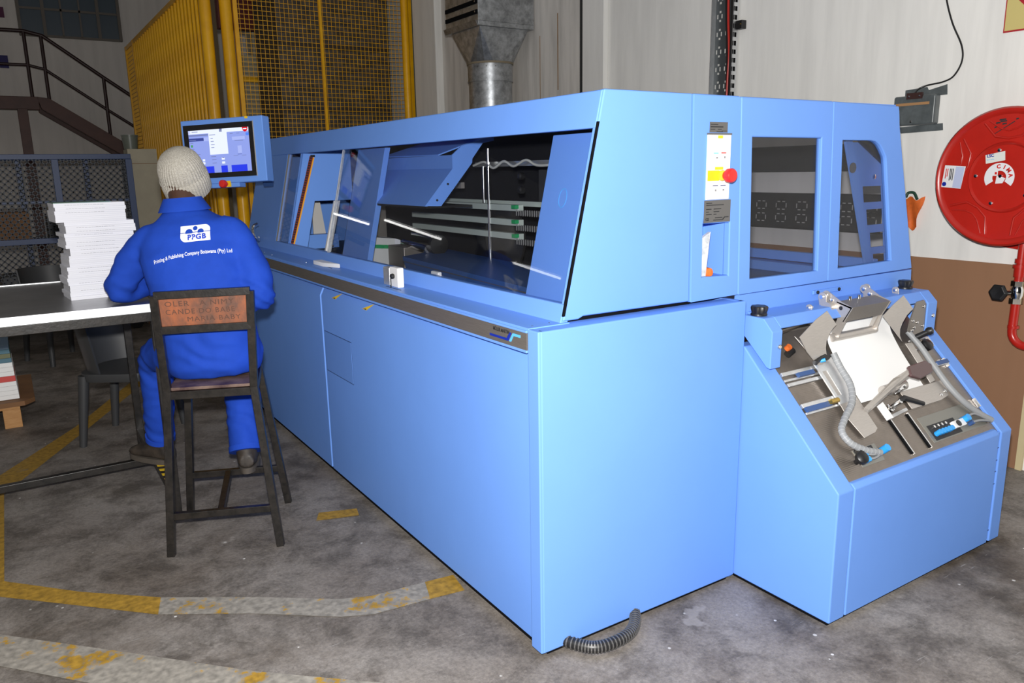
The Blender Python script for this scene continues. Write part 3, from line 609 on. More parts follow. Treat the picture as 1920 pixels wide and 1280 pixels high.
# far end door handle
MB().tube(smoothpath([(0.10, 3.42, 1.28), (0.07, 3.42, 1.26), (0.07, 3.41, 1.20), (0.10, 3.41, 1.17)]), [0.012]*25, 8).build('door_handle', CHROME, mc, smooth=True)
MB().cyl((0.12, 3.50, 1.185), (0.10, 3.85, 1.15), 0.007, 8).build('latch_rod', CHROME, mc)
# corrugated conduit under the machine end
cdp = smoothpath([(0.06, 0.10, 0.028), (0.12, -0.03, 0.028), (0.175, -0.085, 0.028), (0.282, -0.088, 0.028), (0.36, -0.05, 0.028), (0.43, 0.04, 0.028), (0.48, 0.2, 0.028)], 8)
cn = root('floor_conduit', (0.25, 0.0, 0), 'dark spiral wrapped cable conduit curling out under the machine end', 'cable')
MB().tube(cdp, 0.019, 12).build('sleeve', BLACK, cn, smooth=True)
cb = MB()
for i in range(3, len(cdp)-3, 1):
    t = (cdp[i+1]-cdp[i-1]).normalized(); cb.cyl(cdp[i]-t*0.0022, cdp[i]+t*0.0022, 0.0215, 12)
cb.build('spiral_wrap', GREYPLATE, cn)

# ------------------------------------------------------------------ control monitor
Q0, Q1, Q3 = V((-0.34062, 3.31720, 1.92662)), V((0.04402, 2.92041, 1.94665)), V((-0.34401, 3.29188, 1.54446))
mx, my = (Q1-Q0).normalized(), (Q0-Q3).normalized(); my = (my-mx*my.dot(mx)).normalized(); mn = mx.cross(my).normalized()
MW, MH = 0.553, 0.383; MC = Q0+mx*MW/2-my*MH/2
def mon(u, v, d=0.0): return Q0+mx*u-my*v+mn*d        # u right, v down, d toward the viewer
mo = root('control_monitor', (-0.1, 3.2, 1.5), 'blue cased touch screen monitor showing a white and violet menu', 'monitor')
MB().obox(MC-mn*0.04, mx, my, mn, MW/2, MH/2, 0.04).build('case', BLUE, mo, bevel=0.006)
MB().prism([mon(0.018, 0.030, 0.001), mon(0.487, 0.030, 0.001), mon(0.487, 0.348, 0.001), mon(0.018, 0.348, 0.001)], mn*0.004).build('bezel', mat('black_glass', (0.004, 0.004, 0.005), 0.15), mo)
MB().prism([mon(0.488, 0.028, 0.001), mon(0.494, 0.028, 0.001), mon(0.494, 0.350, 0.001), mon(0.488, 0.350, 0.001)], mn*0.003).build('bezel_edge', ALU, mo)
SCX0, SCX1, SCY0, SCY1 = 0.052, 0.460, 0.062, 0.318
def scr(name, a, b, c, d, m, p, lift): # fractions of the screen
    ww, hh = SCX1-SCX0, SCY1-SCY0
    return MB().prism([mon(SCX0+a*ww, SCY0+c*hh, 0.005+lift), mon(SCX0+b*ww, SCY0+c*hh, 0.005+lift), mon(SCX0+b*ww, SCY0+d*hh, 0.005+lift), mon(SCX0+a*ww, SCY0+d*hh, 0.005+lift)], mn*0.0003).build(name, m, p)
SE = 1.0
E_LAV = emis('screen_lavender', (0.30, 0.38, 0.86), SE); E_W = emis('screen_white', (0.80, 0.86, 1.0), SE*1.1); E_BL = emis('screen_blue', (0.030, 0.055, 0.85), SE)
E_GR = emis('screen_grey', (0.20, 0.24, 0.50), SE); E_NV = emis('screen_navy', (0.05, 0.07, 0.30), SE); E_RD = emis('screen_red', (0.75, 0.01, 0.02), SE)
E_GN = emis('screen_green', (0.08, 0.35, 0.12), SE); E_LL = emis('screen_pale', (0.42, 0.50, 0.95), SE); E_LB = emis('screen_sky', (0.10, 0.25, 0.95), SE)
s_ = scr('screen', 0, 1, 0, 1, E_LAV, mo, 0)
for a, b_, c, d, m in ((0, 1, 0, 0.085, E_W), (0, 0.035, 0, 0.075, E_BL), (0.52, 0.565, 0, 0.07, E_NV), (0.0, 0.33, 0.10, 0.135, E_GR), (0.0, 0.25, 0.18, 0.25, E_NV), (0.25, 0.34, 0.17, 0.26, E_LL),
    (0.335, 0.64, 0.085, 0.58, E_W), (0.025, 0.058, 0.33, 0.385, E_GN), (0.025, 0.062, 0.47, 0.53, E_GN), (0.72, 0.93, 0.20, 0.275, E_LL), (0.80, 0.865, 0.41, 0.58, E_LL),
    (0.76, 0.90, 0.285, 0.30, E_GR), (0.95, 1.0, 0.125, 0.19, E_LB), (0.0, 0.38, 0.845, 1.0, E_BL), (0.50, 0.605, 0.845, 1.0, E_BL), (0.67, 0.93, 0.845, 1.0, E_BL),
    (0.20, 0.24, 0.67, 0.72, E_W), (0.20, 0.24, 0.74, 0.79, E_W), (0.52, 0.57, 0.66, 0.71, E_W), (0.52, 0.57, 0.75, 0.80, E_W), (0.53, 0.565, 0.655, 0.672, E_NV),
    (0.36, 0.43, 0.69, 0.705, E_GR), (0.36, 0.43, 0.765, 0.78, E_GR), (0.72, 0.80, 0.63, 0.64, E_GR), (0.86, 0.93, 0.63, 0.64, E_GR), (0.79, 0.86, 0.60, 0.61, E_NV)):
    scr('menu_block', a, b_, c, d, m, s_, 0.0008)
for (a, c, wdt) in ((0.06, 0.03, 0.10), (0.02, 0.112, 0.2), (0.01, 0.215, 0.11), (0.35, 0.12, 0.10), (0.365, 0.20, 0.04), (0.365, 0.27, 0.05), (0.365, 0.345, 0.06), (0.365, 0.41, 0.05), (0.02, 0.28, 0.05), (0.02, 0.42, 0.06), (0.07, 0.55, 0.1), (0.35, 0.62, 0.08), (0.69, 0.12, 0.05), (0.80, 0.12, 0.05)):
    scr('menu_line', a, a+wdt, c, c+0.014, E_GR, s_, 0.0014)
cz = lambda u, v: mon(SCX0+u*(SCX1-SCX0), SCY0+v*(SCY1-SCY0), 0.0062)
MB().prism([cz(0.895, -0.005), cz(0.99, 0.0), cz(0.985, 0.06), cz(0.96, 0.10), cz(0.935, 0.105), cz(0.91, 0.075)], mn*0.0003).build('red_tab', E_RD, s_)
scr('tab_caption', 0.915, 0.972, 0.028, 0.05, E_W, s_, 0.0018)
lb = MB().obox(mon(0.255, MH+0.012, -0.04), mx, my, mn, 0.105, 0.013, 0.035).build('lower_box', BLUE, mo, bevel=0.003)
MB().obox(mon(0.288, MH+0.005, -0.003), mx, my, mn, 0.017, 0.018, 0.004).build('stop_plate', YEL_P, mo)
MB().lathe(mon(0.275, MH+0.005, 0.0), mn, [(0.013, 0), (0.014, 0.018), (0.023, 0.024), (0.024, 0.042), (0.019, 0.05), (0, 0.052)], 22).build('stop_button', RED_P, mo, smooth=True)
MB().obox(mon(0.448, 0.006, -0.015), mx, my, mn, 0.010, 0.0065, 0.016).build('yellow_tag', YEL_P, mo)
MB().bar(mon(0.48, 0.19, -0.08), (0.16, 3.30, 1.55), 0.06).build('mount_arm', BLUE_D, mo)

# ------------------------------------------------------------------ infeed unit at the machine end
SD, SN = V((0, 0.7022, 0.7120)), V((0, -0.7120, 0.7022))
def S(x, s, h=0.0): return V((x, -0.428, 0.507))+SD*s+SN*h
iu = root('infeed_unit', (1.5, -0.15, 0), 'low light blue infeed unit with sloping steel deck and white chute', 'machine')
def side(x0, x1, label):
    pr = [(0.06, 0.018), (-0.428, 0.018), (-0.428, 0.507), (0.004, 0.945), (0.06, 0.945)]
    return MB().prism([(x0, y, z) for y, z in pr], (x1-x0, 0, 0)).build('side_panel', BLUE, iu, bevel=0.006, label=label)
side(0.929, 1.016, 'left blue side panel next to the machine corner'); side(2.022, 2.104, 'right blue side panel near the wall')
dr = MB().prism([(1.022, -0.428, 0.02), (1.022, -0.428, 0.505), (1.022, -0.412, 0.520), (1.022, -0.395, 0.520), (1.022, -0.395, 0.02)], (0.980, 0, 0)).build('front_door', BLUE, iu, bevel=0.004)
B((2.003, -0.422, 0.03), (2.021, -0.40, 0.51)).build('hinge_strip', BLUE, iu, bevel=0.003)
hb = MB()
for z in (0.44, 0.385, 0.335, 0.28, 0.07): hb.box((2.003, -0.4235, z), (2.021, -0.421, z+0.003))
hb.build('hinge_joint', BLUE_D, iu)
B((0.945, -0.410, 0.0), (2.09, 0.05, 0.05)).build('plinth', GAP, iu)  # same near-black plinth, paints the line of shade below the door
B((1.03, -0.38, 0.05), (2.01, 0.05, 0.45)).build('inner_body', DARK, iu)
# ribbed deck: plate plus raised ribs
dk = MB().prism([S(1.016, 0.012, -0.012), S(2.022, 0.012, -0.012), S(2.022, 0.66, -0.012), S(1.016, 0.66, -0.012)], SN*-0.02).build('deck', DECK, iu)
rb = MB()
for i in range(70):
    s0 = 0.018+i*0.0066
    rb.prism([S(1.02, s0, -0.012), S(2.018, s0, -0.012), S(2.018, s0+0.0042, -0.0105), S(1.02, s0+0.0042, -0.0105)], SN*-0.001)
rb.build('deck_ribs', DECK, dk, kind='stuff')
# cover beam above the deck
def beamprof(x): return [(x, 0.062, 1.060), (x, -0.062, 1.058), (x, -0.105, 1.013), (x, -0.105, 0.872), (x, -0.07, 0.872), (x, 0.03, 0.985), (x, 0.062, 0.985)]
def capprof(x): return [(x, 0.03, 1.059), (x, -0.062, 1.058), (x, -0.105, 1.013), (x, -0.103, 0.874), (x, -0.085, 0.878), (x, 0.03, 0.985)]
for x0, x1, lb_ in ((0.948, 1.006, 'left blue end cap with a bolt'), (1.958, 2.030, 'right blue end cap with a bolt')):
    cp = MB().prism(capprof(x0), (x1-x0, 0, 0)).build('beam_end_cap', BLUE, iu, bevel=0.004, label=lb_)
    MB().lathe(((x0+x1)/2+0.012 if x0 < 1.5 else x0+0.04, -0.105, 0.955), (0, -1, 0), [(0.009, 0), (0.009, 0.004), (0.006, 0.007)], 14).build('bolt', CHROME, cp, smooth=True)
MB().prism([(1.006, 0.064, 1.060), (1.006, -0.062, 1.058), (1.006, -0.096, 1.022), (1.006, -0.090, 1.016), (1.006, -0.055, 1.048), (1.006, 0.064, 1.050)], (0.952, 0, 0)).build('cover_beam', BLUE, iu, bevel=0.003)
B((1.006, 0.035, 0.93), (1.958, 0.045, 1.05)).build('beam_back', STEEL_B, iu)
MB().prism([(1.008, -0.09, 1.012), (1.008, 0.03, 0.985), (1.14, 0.03, 0.955), (1.20, -0.03, 1.0)], (0.0, 0.0, -0.006)).build('shade_plate', STEEL_B, iu)
lvp = MB().prism([(x, -0.098, z) for x, z in ((1.880, 1.025), (1.935, 1.028), (1.957, 1.008), (1.957, 0.895), (1.905, 0.860), (1.835, 0.905), (1.845, 0.95))], (0, 0.006, 0)).build('lever_plate', STEEL_B, iu)
for x, z in ((1.935, 1.000), (1.940, 0.915), (1.862, 0.945), (1.875, 0.915), (1.895, 0.935), (1.862, 0.905)):
    MB().lathe((x, -0.098, z), (0, -1, 0), [(0.006, 0), (0.006, 0.004), (0.003, 0.006)], 10).build('bolt', CHROME, lvp, smooth=True)
ck = MB().tube([(1.862, -0.105, 0.868), (1.905, -0.15, 0.905)], [0.014, 0.011], 12).build('clamp_lever', BLACK, iu, smooth=True)
MB().lathe((1.905, -0.15, 0.905), (0.3, -0.8, 0.4), [(0, -0.017), (0.014, -0.012), (0.018, 0), (0.014, 0.012), (0, 0.017)], 16).build('lever_ball', BLACK, ck, smooth=True)
# star knobs on the beam
def starknob(x, y, z):
    kn = MB(); rr = []
    for h, r0 in ((0, 0.030), (0.006, 0.030), (0.010, 0.026), (0.030, 0.031), (0.036, 0.027), (0.037, 0.0)):
        rr.append([V((x, y, z))+V((math.cos(a), math.sin(a), 0))*(max(r0, 1e-4)*(1+0.07*math.cos(7*a) if h > 0.008 else 1))+V((0, 0, h)) for a in [2*math.pi*i/42 for i in range(42)]])
    return kn.loft(rr).build('star_knob', BLACK, iu, smooth=True)
starknob(0.985, -0.010, 1.059); starknob(1.985, 0.02, 1.060)
# hinge brackets that carry the paper bail
def bracket(x, y, z, s=1.0):
    pts = arc((x, y, z+0.045*s), (0, 1, 0), (0, 0, 1), 0.016*s, -0.3, math.pi+0.3, 8)+[V((x, y-0.03*s, z-0.03*s)), V((x, y+0.0*s, z-0.03*s))]
    bo = MB().prism(pts, (0.006, 0, 0)).build('hinge_bracket', STEEL, iu, bevel=0.0012)
    MB().cyl((x-0.008, y, z+0.045*s), (x+0.02, y, z+0.045*s), 0.007*s, 10).build('bolt', CHROME, bo, smooth=True)
    MB().lathe((x-0.001, y-0.012, z+0.006), (-1, 0, 0), [(0.006, 0), (0.006, 0.006), (0, 0.008)], 10).build('dark_screw', BLACK, bo)
bracket(1.235, -0.040, 1.025, 0.85); bracket(1.825, -0.030, 1.030, 0.95)
# bail bracket: two side arms, a folded hood and a roller resting on the chute
def bail(x):
    pts = arc((x, -0.022, 1.098), (0, 1, 0), (0, 0, 1), 0.018, -1.2, 1.9, 8)+[V((x, y, z)) for y, z in ((-0.090, 1.080), (-0.142, 1.062), (-0.110, 1.003), (-0.092, 0.938), (-0.070, 0.918), (-0.052, 0.935), (-0.078, 1.005), (-0.085, 1.035), (-0.045, 1.060))]
    ar = MB().prism(pts, (0.004, 0, 0)).build('bail_arm', STEEL, iu)
    for y, z in ((-0.022, 1.098), (-0.050, 1.080)):
        MB().lathe((x-0.0005, y, z), (-1, 0, 0), [(0.008, 0), (0.008, 0.004), (0.0, 0.006)], 12).build('bolt', CHROME, ar, smooth=True)
    MB().lathe((x-0.0005, -0.092, 1.055), (-1, 0, 0), [(0.008, 0), (0.008, 0.001), (0.0, 0.0012)], 12).build('hole', BLACK, ar)
bail(1.362); bail(1.612)
MB().prism([(1.362, -0.072, 1.079), (1.362, -0.140, 1.063), (1.362, -0.107, 1.002), (1.362, -0.103, 1.003), (1.362, -0.133, 1.058), (1.362, -0.072, 1.074)], (0.252, 0, 0)).build('bail_hood', STEEL_B, iu)
MB().cyl((1.348, -0.072, 0.936), (1.632, -0.072, 0.936), 0.016, 18).build('bail_roller', STEEL, iu, smooth=True)
for x in (1.37, 1.60):
    MB().prism([(x, -0.10, 1.00), (x+0.022, -0.10, 1.00), (x+0.022, -0.075, 0.94), (x, -0.075, 0.94)], (0, 0.003, 0)).build('bail_flange', STEEL, iu)
for x in (1.44, 1.50): MB().cyl((x, -0.075, 1.076), (x, -0.075, 1.092), 0.007, 10).build('bolt', CHROME, iu, smooth=True)
MB().cyl((1.335, -0.045, 1.050), (1.362, -0.045, 1.050), 0.026, 18).build('pivot_drum', STEEL, iu, smooth=True)
bracket(1.345, -0.018, 1.040, 1.15); bracket(1.632, -0.018, 1.050, 1.1)
# white chute
import itertools
chp = [(0.605, 0.062), (0.585, 0.052), (0.56, 0.040), (0.53, 0.028), (0.45, 0.014), (0.36, 0.006), (0.285, 0.002)]
cm = MB(); nv = []
cs_ = smoothpath([(0, a, b) for a, b in chp], 5)
for q in cs_:
    for x in (1.334, 1.752): nv.append(S(x, q.y, q.z))
n_ = len(cs_)
cm.add(nv+[p-SN*0.003 for p in nv], [(2*i, 2*i+1, 2*i+3, 2*i+2) for i in range(n_-1)]+[(2*n_+2*i, 2*n_+2*i+2, 2*n_+2*i+3, 2*n_+2*i+1) for i in range(n_-1)]
       +[(2*i, 2*i+2, 2*n_+2*i+2, 2*n_+2*i) for i in range(n_-1)]+[(2*i+1, 2*n_+2*i+1, 2*n_+2*i+3, 2*i+3) for i in range(n_-1)]+[(0, 2*n_, 2*n_+1, 1), (2*n_-2, 2*n_-1, 4*n_-1, 4*n_-2)])
cm.build('white_chute', PAPER, iu, smooth=True)
# curved side wings
def wing(pts, name='side_wing'):
    return MB().prism([S(*p) for p in pts], SN*-0.003).build(name, STEEL, iu, bevel=0.001)
def vwing(pts): return MB().prism([(x, -0.112, z) for x, z in pts], (0, 0.003, 0)).build('side_wing', STEEL, iu, bevel=0.001)
vwing([(1.249, 1.060), (1.314, 0.999), (1.290, 0.985), (1.270, 0.965), (1.258, 0.940), (1.257, 0.915), (1.263, 0.892), (1.278, 0.870), (1.225, 0.842), (1.143, 0.915), (1.094, 0.978), (1.187, 1.035)])
vwing([(1.753, 1.068), (1.833, 1.003), (1.790, 0.980), (1.762, 0.950), (1.750, 0.925), (1.752, 0.900), (1.775, 0.868), (1.700, 0.930), (1.617, 0.997), (1.68, 1.035)])
wing([(1.790, 0.47, 0.026), (1.838, 0.47, 0.026), (1.845, 0.290, 0.004), (1.805, 0.285, 0.003)], 'guide_plate')
wing([(1.17, 0.60, 0.035), (1.21, 0.545, 0.035), (1.195, 0.515, 0.03)], 'guide_tab')
# lower left wide plate that runs under the chute
wing([(1.318, 0.47, 0.012), (1.325, 0.285, 0.004), (1.325, 0.175, 0.002), (1.300, 0.163, 0.002), (1.225, 0.155, 0.002), (1.205, 0.235, 0.004), (1.215, 0.45, 0.015)], 'guide_plate')
gp = MB().prism([S(1.59, 0.285, 0.0), S(1.885, 0.285, 0.0), S(1.885, 0.232, 0.0), S(1.865, 0.215, 0.0), S(1.80, 0.205, 0.0), S(1.59, 0.205, 0.0)], SN*-0.004).build('guide_plate', STEEL, iu, bevel=0.001)
for x, s in ((1.862, 0.236), (1.822, 0.226)): MB().lathe(S(x, s, 0), SN, [(0.008, 0), (0.008, 0.003), (0.003, 0.006)], 12).build('bolt', CHROME, gp, smooth=True)
# left hand slide rails and frame
for s0, s1, h in ((0.462, 0.478, 0.012), (0.440, 0.450, 0.006), (0.418, 0.432, 0.010), (0.325, 0.342, 0.012), (0.298, 0.308, 0.008)):
    MB().prism([S(1.02, s0, -0.008), S(1.225, s0, -0.008), S(1.225, s1, -0.008), S(1.02, s1, -0.008)], SN*h).build('slide_rail', ALU, iu, bevel=0.002)
MB().prism([S(1.10, 0.445, -0.006), S(1.19, 0.445, -0.006), S(1.19, 0.462, -0.006), S(1.10, 0.462, -0.006)], SN*0.014).build('carriage', BLUE_D, iu)
MB().prism([S(1.03, 0.306, -0.006), S(1.17, 0.306, -0.006), S(1.17, 0.326, -0.006), S(1.03, 0.326, -0.006)], SN*0.012).build('carriage', BLUE_D, iu)
fo = [S(1.205, 0.30, 0.004), S(1.310, 0.30, 0.004), S(1.318, 0.49, 0.012), S(1.20, 0.48, 0.012)]
fi = [S(1.222, 0.335, 0.004), S(1.246, 0.335, 0.004), S(1.246, 0.44, 0.01), S(1.218, 0.44, 0.01)]
MB().frame(fo, fi, SN*0.006).build('adjuster_frame', ALU, iu, bevel=0.001)
MB().cyl(S(1.16, 0.318, 0.012), S(1.205, 0.318, 0.012), 0.01, 10).build('brass_fitting', mat('brass', (0.6, 0.42, 0.12), 0.3, 1.0), iu)
MB().cyl(S(1.12, 0.565, 0.01), S(1.12, 0.565, 0.028), 0.012, 12).build('indicator_button', ORANGE, iu)
MB().cyl(S(1.115, 0.545, 0.0), S(1.145, 0.555, 0.012), 0.014, 12).build('sensor_body', BLACK, iu)
MB().lathe(S(1.262, 0.500, 0.03), SN, [(0.010, 0), (0.026, 0.001), (0.026, 0.010), (0.010, 0.012)], 20).build('clamp_ring', BLACK, iu, smooth=True)
MB().tube([S(1.19, 0.475, 0.03), S(1.26, 0.50, 0.036)], 0.010, 10).build('clamp_lever', BLACK, iu, smooth=True)
MB().cyl(S(1.225, 0.478, 0.03), S(1.235, 0.472, 0.045), 0.007, 10).build('fitting', CYAN, iu)
# right hand rails
for s0, s1, h in ((0.485, 0.492, 0.01), (0.440, 0.446, 0.01), (0.345, 0.362, 0.016)):
    MB().prism([S(1.875, s0, -0.008), S(2.012, s0, -0.008), S(2.012, s1, -0.008), S(1.875, s1, -0.008)], SN*h).build('slide_rail', ALU, iu, bevel=0.001)
MB().prism([S(1.93, 0.348, 0.0), S(2.012, 0.348, 0.0), S(2.012, 0.366, 0.0), S(1.93, 0.366, 0.0)], SN*0.012).build('carriage', BLUE_D, iu)
for s in (0.47, 0.355, 0.15): MB().prism([S(2.006, s-0.02, -0.01), S(2.016, s-0.02, -0.01), S(2.016, s+0.02, -0.01), S(2.006, s+0.02, -0.01)], SN*0.012).build('rail_end', ALU, iu)
MB().lathe(S(1.912, 0.440, 0.0), SN, [(0.008, 0), (0.008, 0.02), (0.025, 0.022), (0.027, 0.038), (0.020, 0.046), (0, 0.048)], 20).build('round_knob', BLACK, iu, smooth=True)
# hold-down arm with padded end, roller and clamp lever
arm = MB().prism([S(1.315, 0.262, 0.012), S(1.470, 0.318, 0.085), S(1.590, 0.338, 0.100), S(1.610, 0.325, 0.100), S(1.480, 0.295, 0.080), S(1.330, 0.247, 0.012)], SN*-0.005+V((0, 0, -0.012))).build('hold_down_arm', STEEL, iu, bevel=0.001)
MB().prism([S(1.575, 0.345, 0.105), S(1.700, 0.350, 0.105), S(1.735, 0.330, 0.098), S(1.720, 0.300, 0.092), S(1.610, 0.285, 0.095), S(1.560, 0.305, 0.100)], SN*-0.016).build('arm_pad', mat('maroon_rubber', (0.10, 0.055, 0.055), 0.25), iu, bevel=0.006, segs=3)
MB().cyl(S(1.458, 0.300, 0.024), S(1.60, 0.302, 0.026), 0.020, 18).build('roller', STEEL, iu, smooth=True)
for x, s in ((1.500, 0.275), (1.525, 0.282)): MB().cyl(S(x, s, 0.03), S(x, s, 0.075), 0.006, 8).build('clamp_screw', CHROME, iu)
lv = MB().tube([S(1.470, 0.236, 0.055), S(1.490, 0.240, 0.06), S(1.585, 0.198, 0.055)], [0.010, 0.011, 0.0085], 12).build('clamp_lever', BLACK, iu, smooth=True)
MB().lathe(S(1.462, 0.232, 0.0), SN, [(0.016, 0), (0.016, 0.01), (0.009, 0.012), (0.009, 0.06)], 16).build('lever_boss', CHROME, lv, smooth=True)
MB().prism([S(1.40, 0.255, 0.0), S(1.43, 0.262, 0.0), S(1.43, 0.190, 0.0), S(1.40, 0.190, 0.0)], SN*0.016).build('slide_block', WHITE, iu, bevel=0.002)
MB().prism([S(1.43, 0.205, 0.0), S(1.545, 0.215, 0.0), S(1.545, 0.203, 0.0), S(1.43, 0.192, 0.0)], SN*0.010).build('scale_bar', ALU, iu)
for x in (1.427, 1.546):
    MB().prism([S(x-0.006, 0.195, -0.010), S(x+0.006, 0.195, -0.010), S(x+0.006, 0.045, -0.010), S(x-0.006, 0.045, -0.010)], SN*0.002).build('slot', GAP, iu)
    MB().prism([S(x+0.006, 0.198, -0.010), S(x+0.012, 0.198, -0.010), S(x+0.012, 0.042, -0.010), S(x+0.006, 0.042, -0.010)], SN*0.006).build('slot_edge', CHROME, iu)
# valve plates with blue fittings
def rectS(x0, x1, s0, s1, h): return [S(x0, s0, h), S(x1, s0, h), S(x1, s1, h), S(x0, s1, h)]
vp = MB().prism(rectS(1.592, 1.985, 0.055, 0.166, -0.0115), SN*0.003).build('valve_plate', mat('olive_grey_plate', (0.24, 0.235, 0.21), 0.4, 0.4), iu)
MB().prism(rectS(1.612, 1.80, 0.060, 0.125, -0.0085), SN*0.002).build('black_label', INK, vp)
for i in range(5): MB().cyl(S(1.632+i*0.022, 0.084, -0.008), S(1.632+i*0.022, 0.084, 0.018), 0.0105, 12).build('push_fitting', CYAN, vp, smooth=True)
for i in range(4): MB().cyl(S(1.640+i*0.027, 0.112, -0.008), S(1.640+i*0.027, 0.112, 0.004), 0.006, 10).build('port_ring', CHROME, vp)
reg = MB().prism(rectS(1.755, 1.835, 0.078, 0.108, -0.008), SN*0.016).build('regulator', WHITE, vp, bevel=0.002)
MB().lathe(S(1.785, 0.093, 0.008), SN, [(0.013, 0), (0.013, 0.004), (0, 0.005)], 16).build('gauge_face', BLACK, reg)
MB().cyl(S(1.845, 0.100, -0.008), S(1.845, 0.100, 0.026), 0.014, 14).build('push_fitting', CYAN, vp, smooth=True)
for s in (0.078, 0.108): MB().cyl(S(1.872, s, -0.008), S(1.872, s, 0.014), 0.009, 10).build('push_fitting', BLUE_D, vp)
vl = MB().prism(rectS(1.135, 1.268, 0.060, 0.128, -0.0115), SN*0.003).build('valve_plate', MATS['olive_grey_plate'], iu)
MB().prism(rectS(1.20, 1.245, 0.095, 0.126, -0.0085), SN*0.002).build('black_label', INK, vl)
MB().cyl(S(1.285, 0.093, -0.010), S(1.285, 0.093, 0.020), 0.014, 14).build('push_fitting', CYAN, vl, smooth=True)
for s in (0.078, 0.098): MB().cyl(S(1.165, s, -0.008), S(1.165, s, 0.014), 0.010, 12).build('push_fitting', CYAN, vl)
MB().cyl(S(1.152, 0.118, -0.008), S(1.152, 0.118, 0.02), 0.013, 14).build('valve_cap', BLACK, vl)
MB().lathe(S(1.118, 0.085, -0.011), (SN+V((-0.3, 0, 0))).normalized(), [(0.009, 0), (0.009, 0.03), (0.022, 0.036), (0.022, 0.052), (0.014, 0.058), (0, 0.059)], 18).build('round_knob', BLACK, iu, smooth=True)
# hoses
def hose(pts, r, name='spiral_hose'):
    return MB().tube(smoothpath([S(*p) for p in pts], 8), r, 12).build(name, HOSE, iu, smooth=True)
h1p = [(1.300, 0.490, 0.045), (1.300, 0.43, 0.035), (1.290, 0.355, 0.035), (1.245, 0.290, 0.03), (1.165, 0.240, 0.02), (1.115, 0.200, 0.015), (1.120, 0.150, 0.015), (1.170, 0.110, 0.015), (1.240, 0.085, 0.012)]
h1 = hose(h1p, 0.0125)
bp_ = smoothpath([S(*p) for p in h1p], 8); bb = MB()
for i in range(4, len(bp_)-2, 2):
    t = (bp_[i+1]-bp_[i-1]).normalized(); bb.cyl(bp_[i]-t*0.0012, bp_[i]+t*0.0012, 0.0131, 12)
bb.build('spiral_seam', mat('pale_wrap', (0.36, 0.37, 0.38), 0.5), h1)
hose([(1.855, 0.52, 0.03), (1.868, 0.44, 0.028), (1.872, 0.35, 0.022), (1.880, 0.25, 0.016), (1.905, 0.17, 0.012), (1.955, 0.105, 0.008), (2.008, 0.062, 0.004)], 0.0125)
for a, b_, c in (((1.240, 0.085, 0.012), (1.20, 0.086, 0.012), (1.168, 0.098, 0.010)), ((1.240, 0.080, 0.010), (1.20, 0.074, 0.010), (1.168, 0.078, 0.010))): hose([a, b_, c], 0.004, 'air_tube')
for s in (0.108, 0.078): hose([(1.874, s, 0.012), (1.92, s-0.004, 0.014), (2.0, 0.060, 0.004)], 0.005, 'air_tube')

# ------------------------------------------------------------------ things on the right wall
# galvanised duct
dc = root('ventilation_duct', (2.72, 4.68, 1.2), 'galvanised steel air duct with square hood against the wall', 'duct')
DX, DY = 2.72, 4.68
def circ(z, r, n=32): return [V((DX+r*math.cos(a), DY+r*math.sin(a), z)) for a in [2*math.pi*i/n+math.pi/4 for i in range(n)]]
def sq(z, s, n=32):
    out = []
    for i in range(n):
        a = 2*math.pi*i/n+math.pi/4
        k = max(abs(math.cos(a)), abs(math.sin(a))); out.append(V((DX+s*math.cos(a)/k, DY+s*math.sin(a)/k, z)))
    return out
MB().loft([circ(1.2, 0.205), circ(2.42, 0.205)]).build('round_pipe', GALV, dc, smooth=True)
MB().loft([circ(2.42, 0.212), circ(2.575, 0.212)]).build('collar', GALV, dc, smooth=True)
sm = [V((DX+0.26*a, DY+0.26*b, 2.86)) for a, b in ((1, 1), (-1, 1), (-1, -1), (1, -1))]
cc = circ(2.575, 0.214, 16); tm = MB(); vs_ = cc+sm; fs_ = []
for q in range(4):
    for k in range(4): fs_.append((q*4+k-2 if q*4+k-2 >= 0 else q*4+k+14, (q*4+k-1) % 16, 16+q))
    fs_.append(((q*4+2) % 16, 16+(q+1) % 4, 16+q))
tm.add(vs_, fs_).build('square_to_round', GALV, dc)
MB().loft([circ(2.568, 0.220), circ(2.585, 0.220)]).build('sealed_joint', mat('brown_sealant', (0.22, 0.18, 0.12), 0.7), dc, smooth=True)
bxo = MB(); s5 = 0.30
bxo.box((DX-s5, DY-s5, 2.86), (DX+s5, DY+s5, 2.90)); bxo.box((DX-s5+0.004, DY-s5, 2.90), (DX+s5, DY+s5, 3.30))
bxo.build('duct_box', GALV, dc, bevel=0.003)
for z in (2.955, 3.04): 
    B((DX-s5-0.006, DY-s5+0.01, z), (DX-s5+0.005, DY+s5-0.01, z+0.035)).build('vent_slot', GAP, dc)
    MB().lathe((DX-s5-0.006, DY-s5+0.035, z+0.02), (-1, 0, 0), [(0.008, 0), (0.008, 0.005), (0, 0.007)], 8).build('screw', CHROME, dc)
MB().prism([(DX-s5-0.002, DY-s5, 2.855), (DX-s5-0.002, DY+s5, 2.855), (DX-s5-0.025, DY+s5, 2.90), (DX-s5-0.025, DY-s5, 2.90)], (0.004, 0, 0)).build('drip_flange', GALV, dc)
for a in (3.6, 4.0, 4.4): MB().lathe((DX+0.212*math.cos(a), DY+0.212*math.sin(a), 2.54), (math.cos(a), math.sin(a), 0), [(0.006, 0), (0.006, 0.004), (0, 0.005)], 8).build('rivet', GREYPLATE, dc)
MB().loft([circ(2.412, 0.216), circ(2.424, 0.216)]).build('pipe_band', GALV, dc, smooth=True)
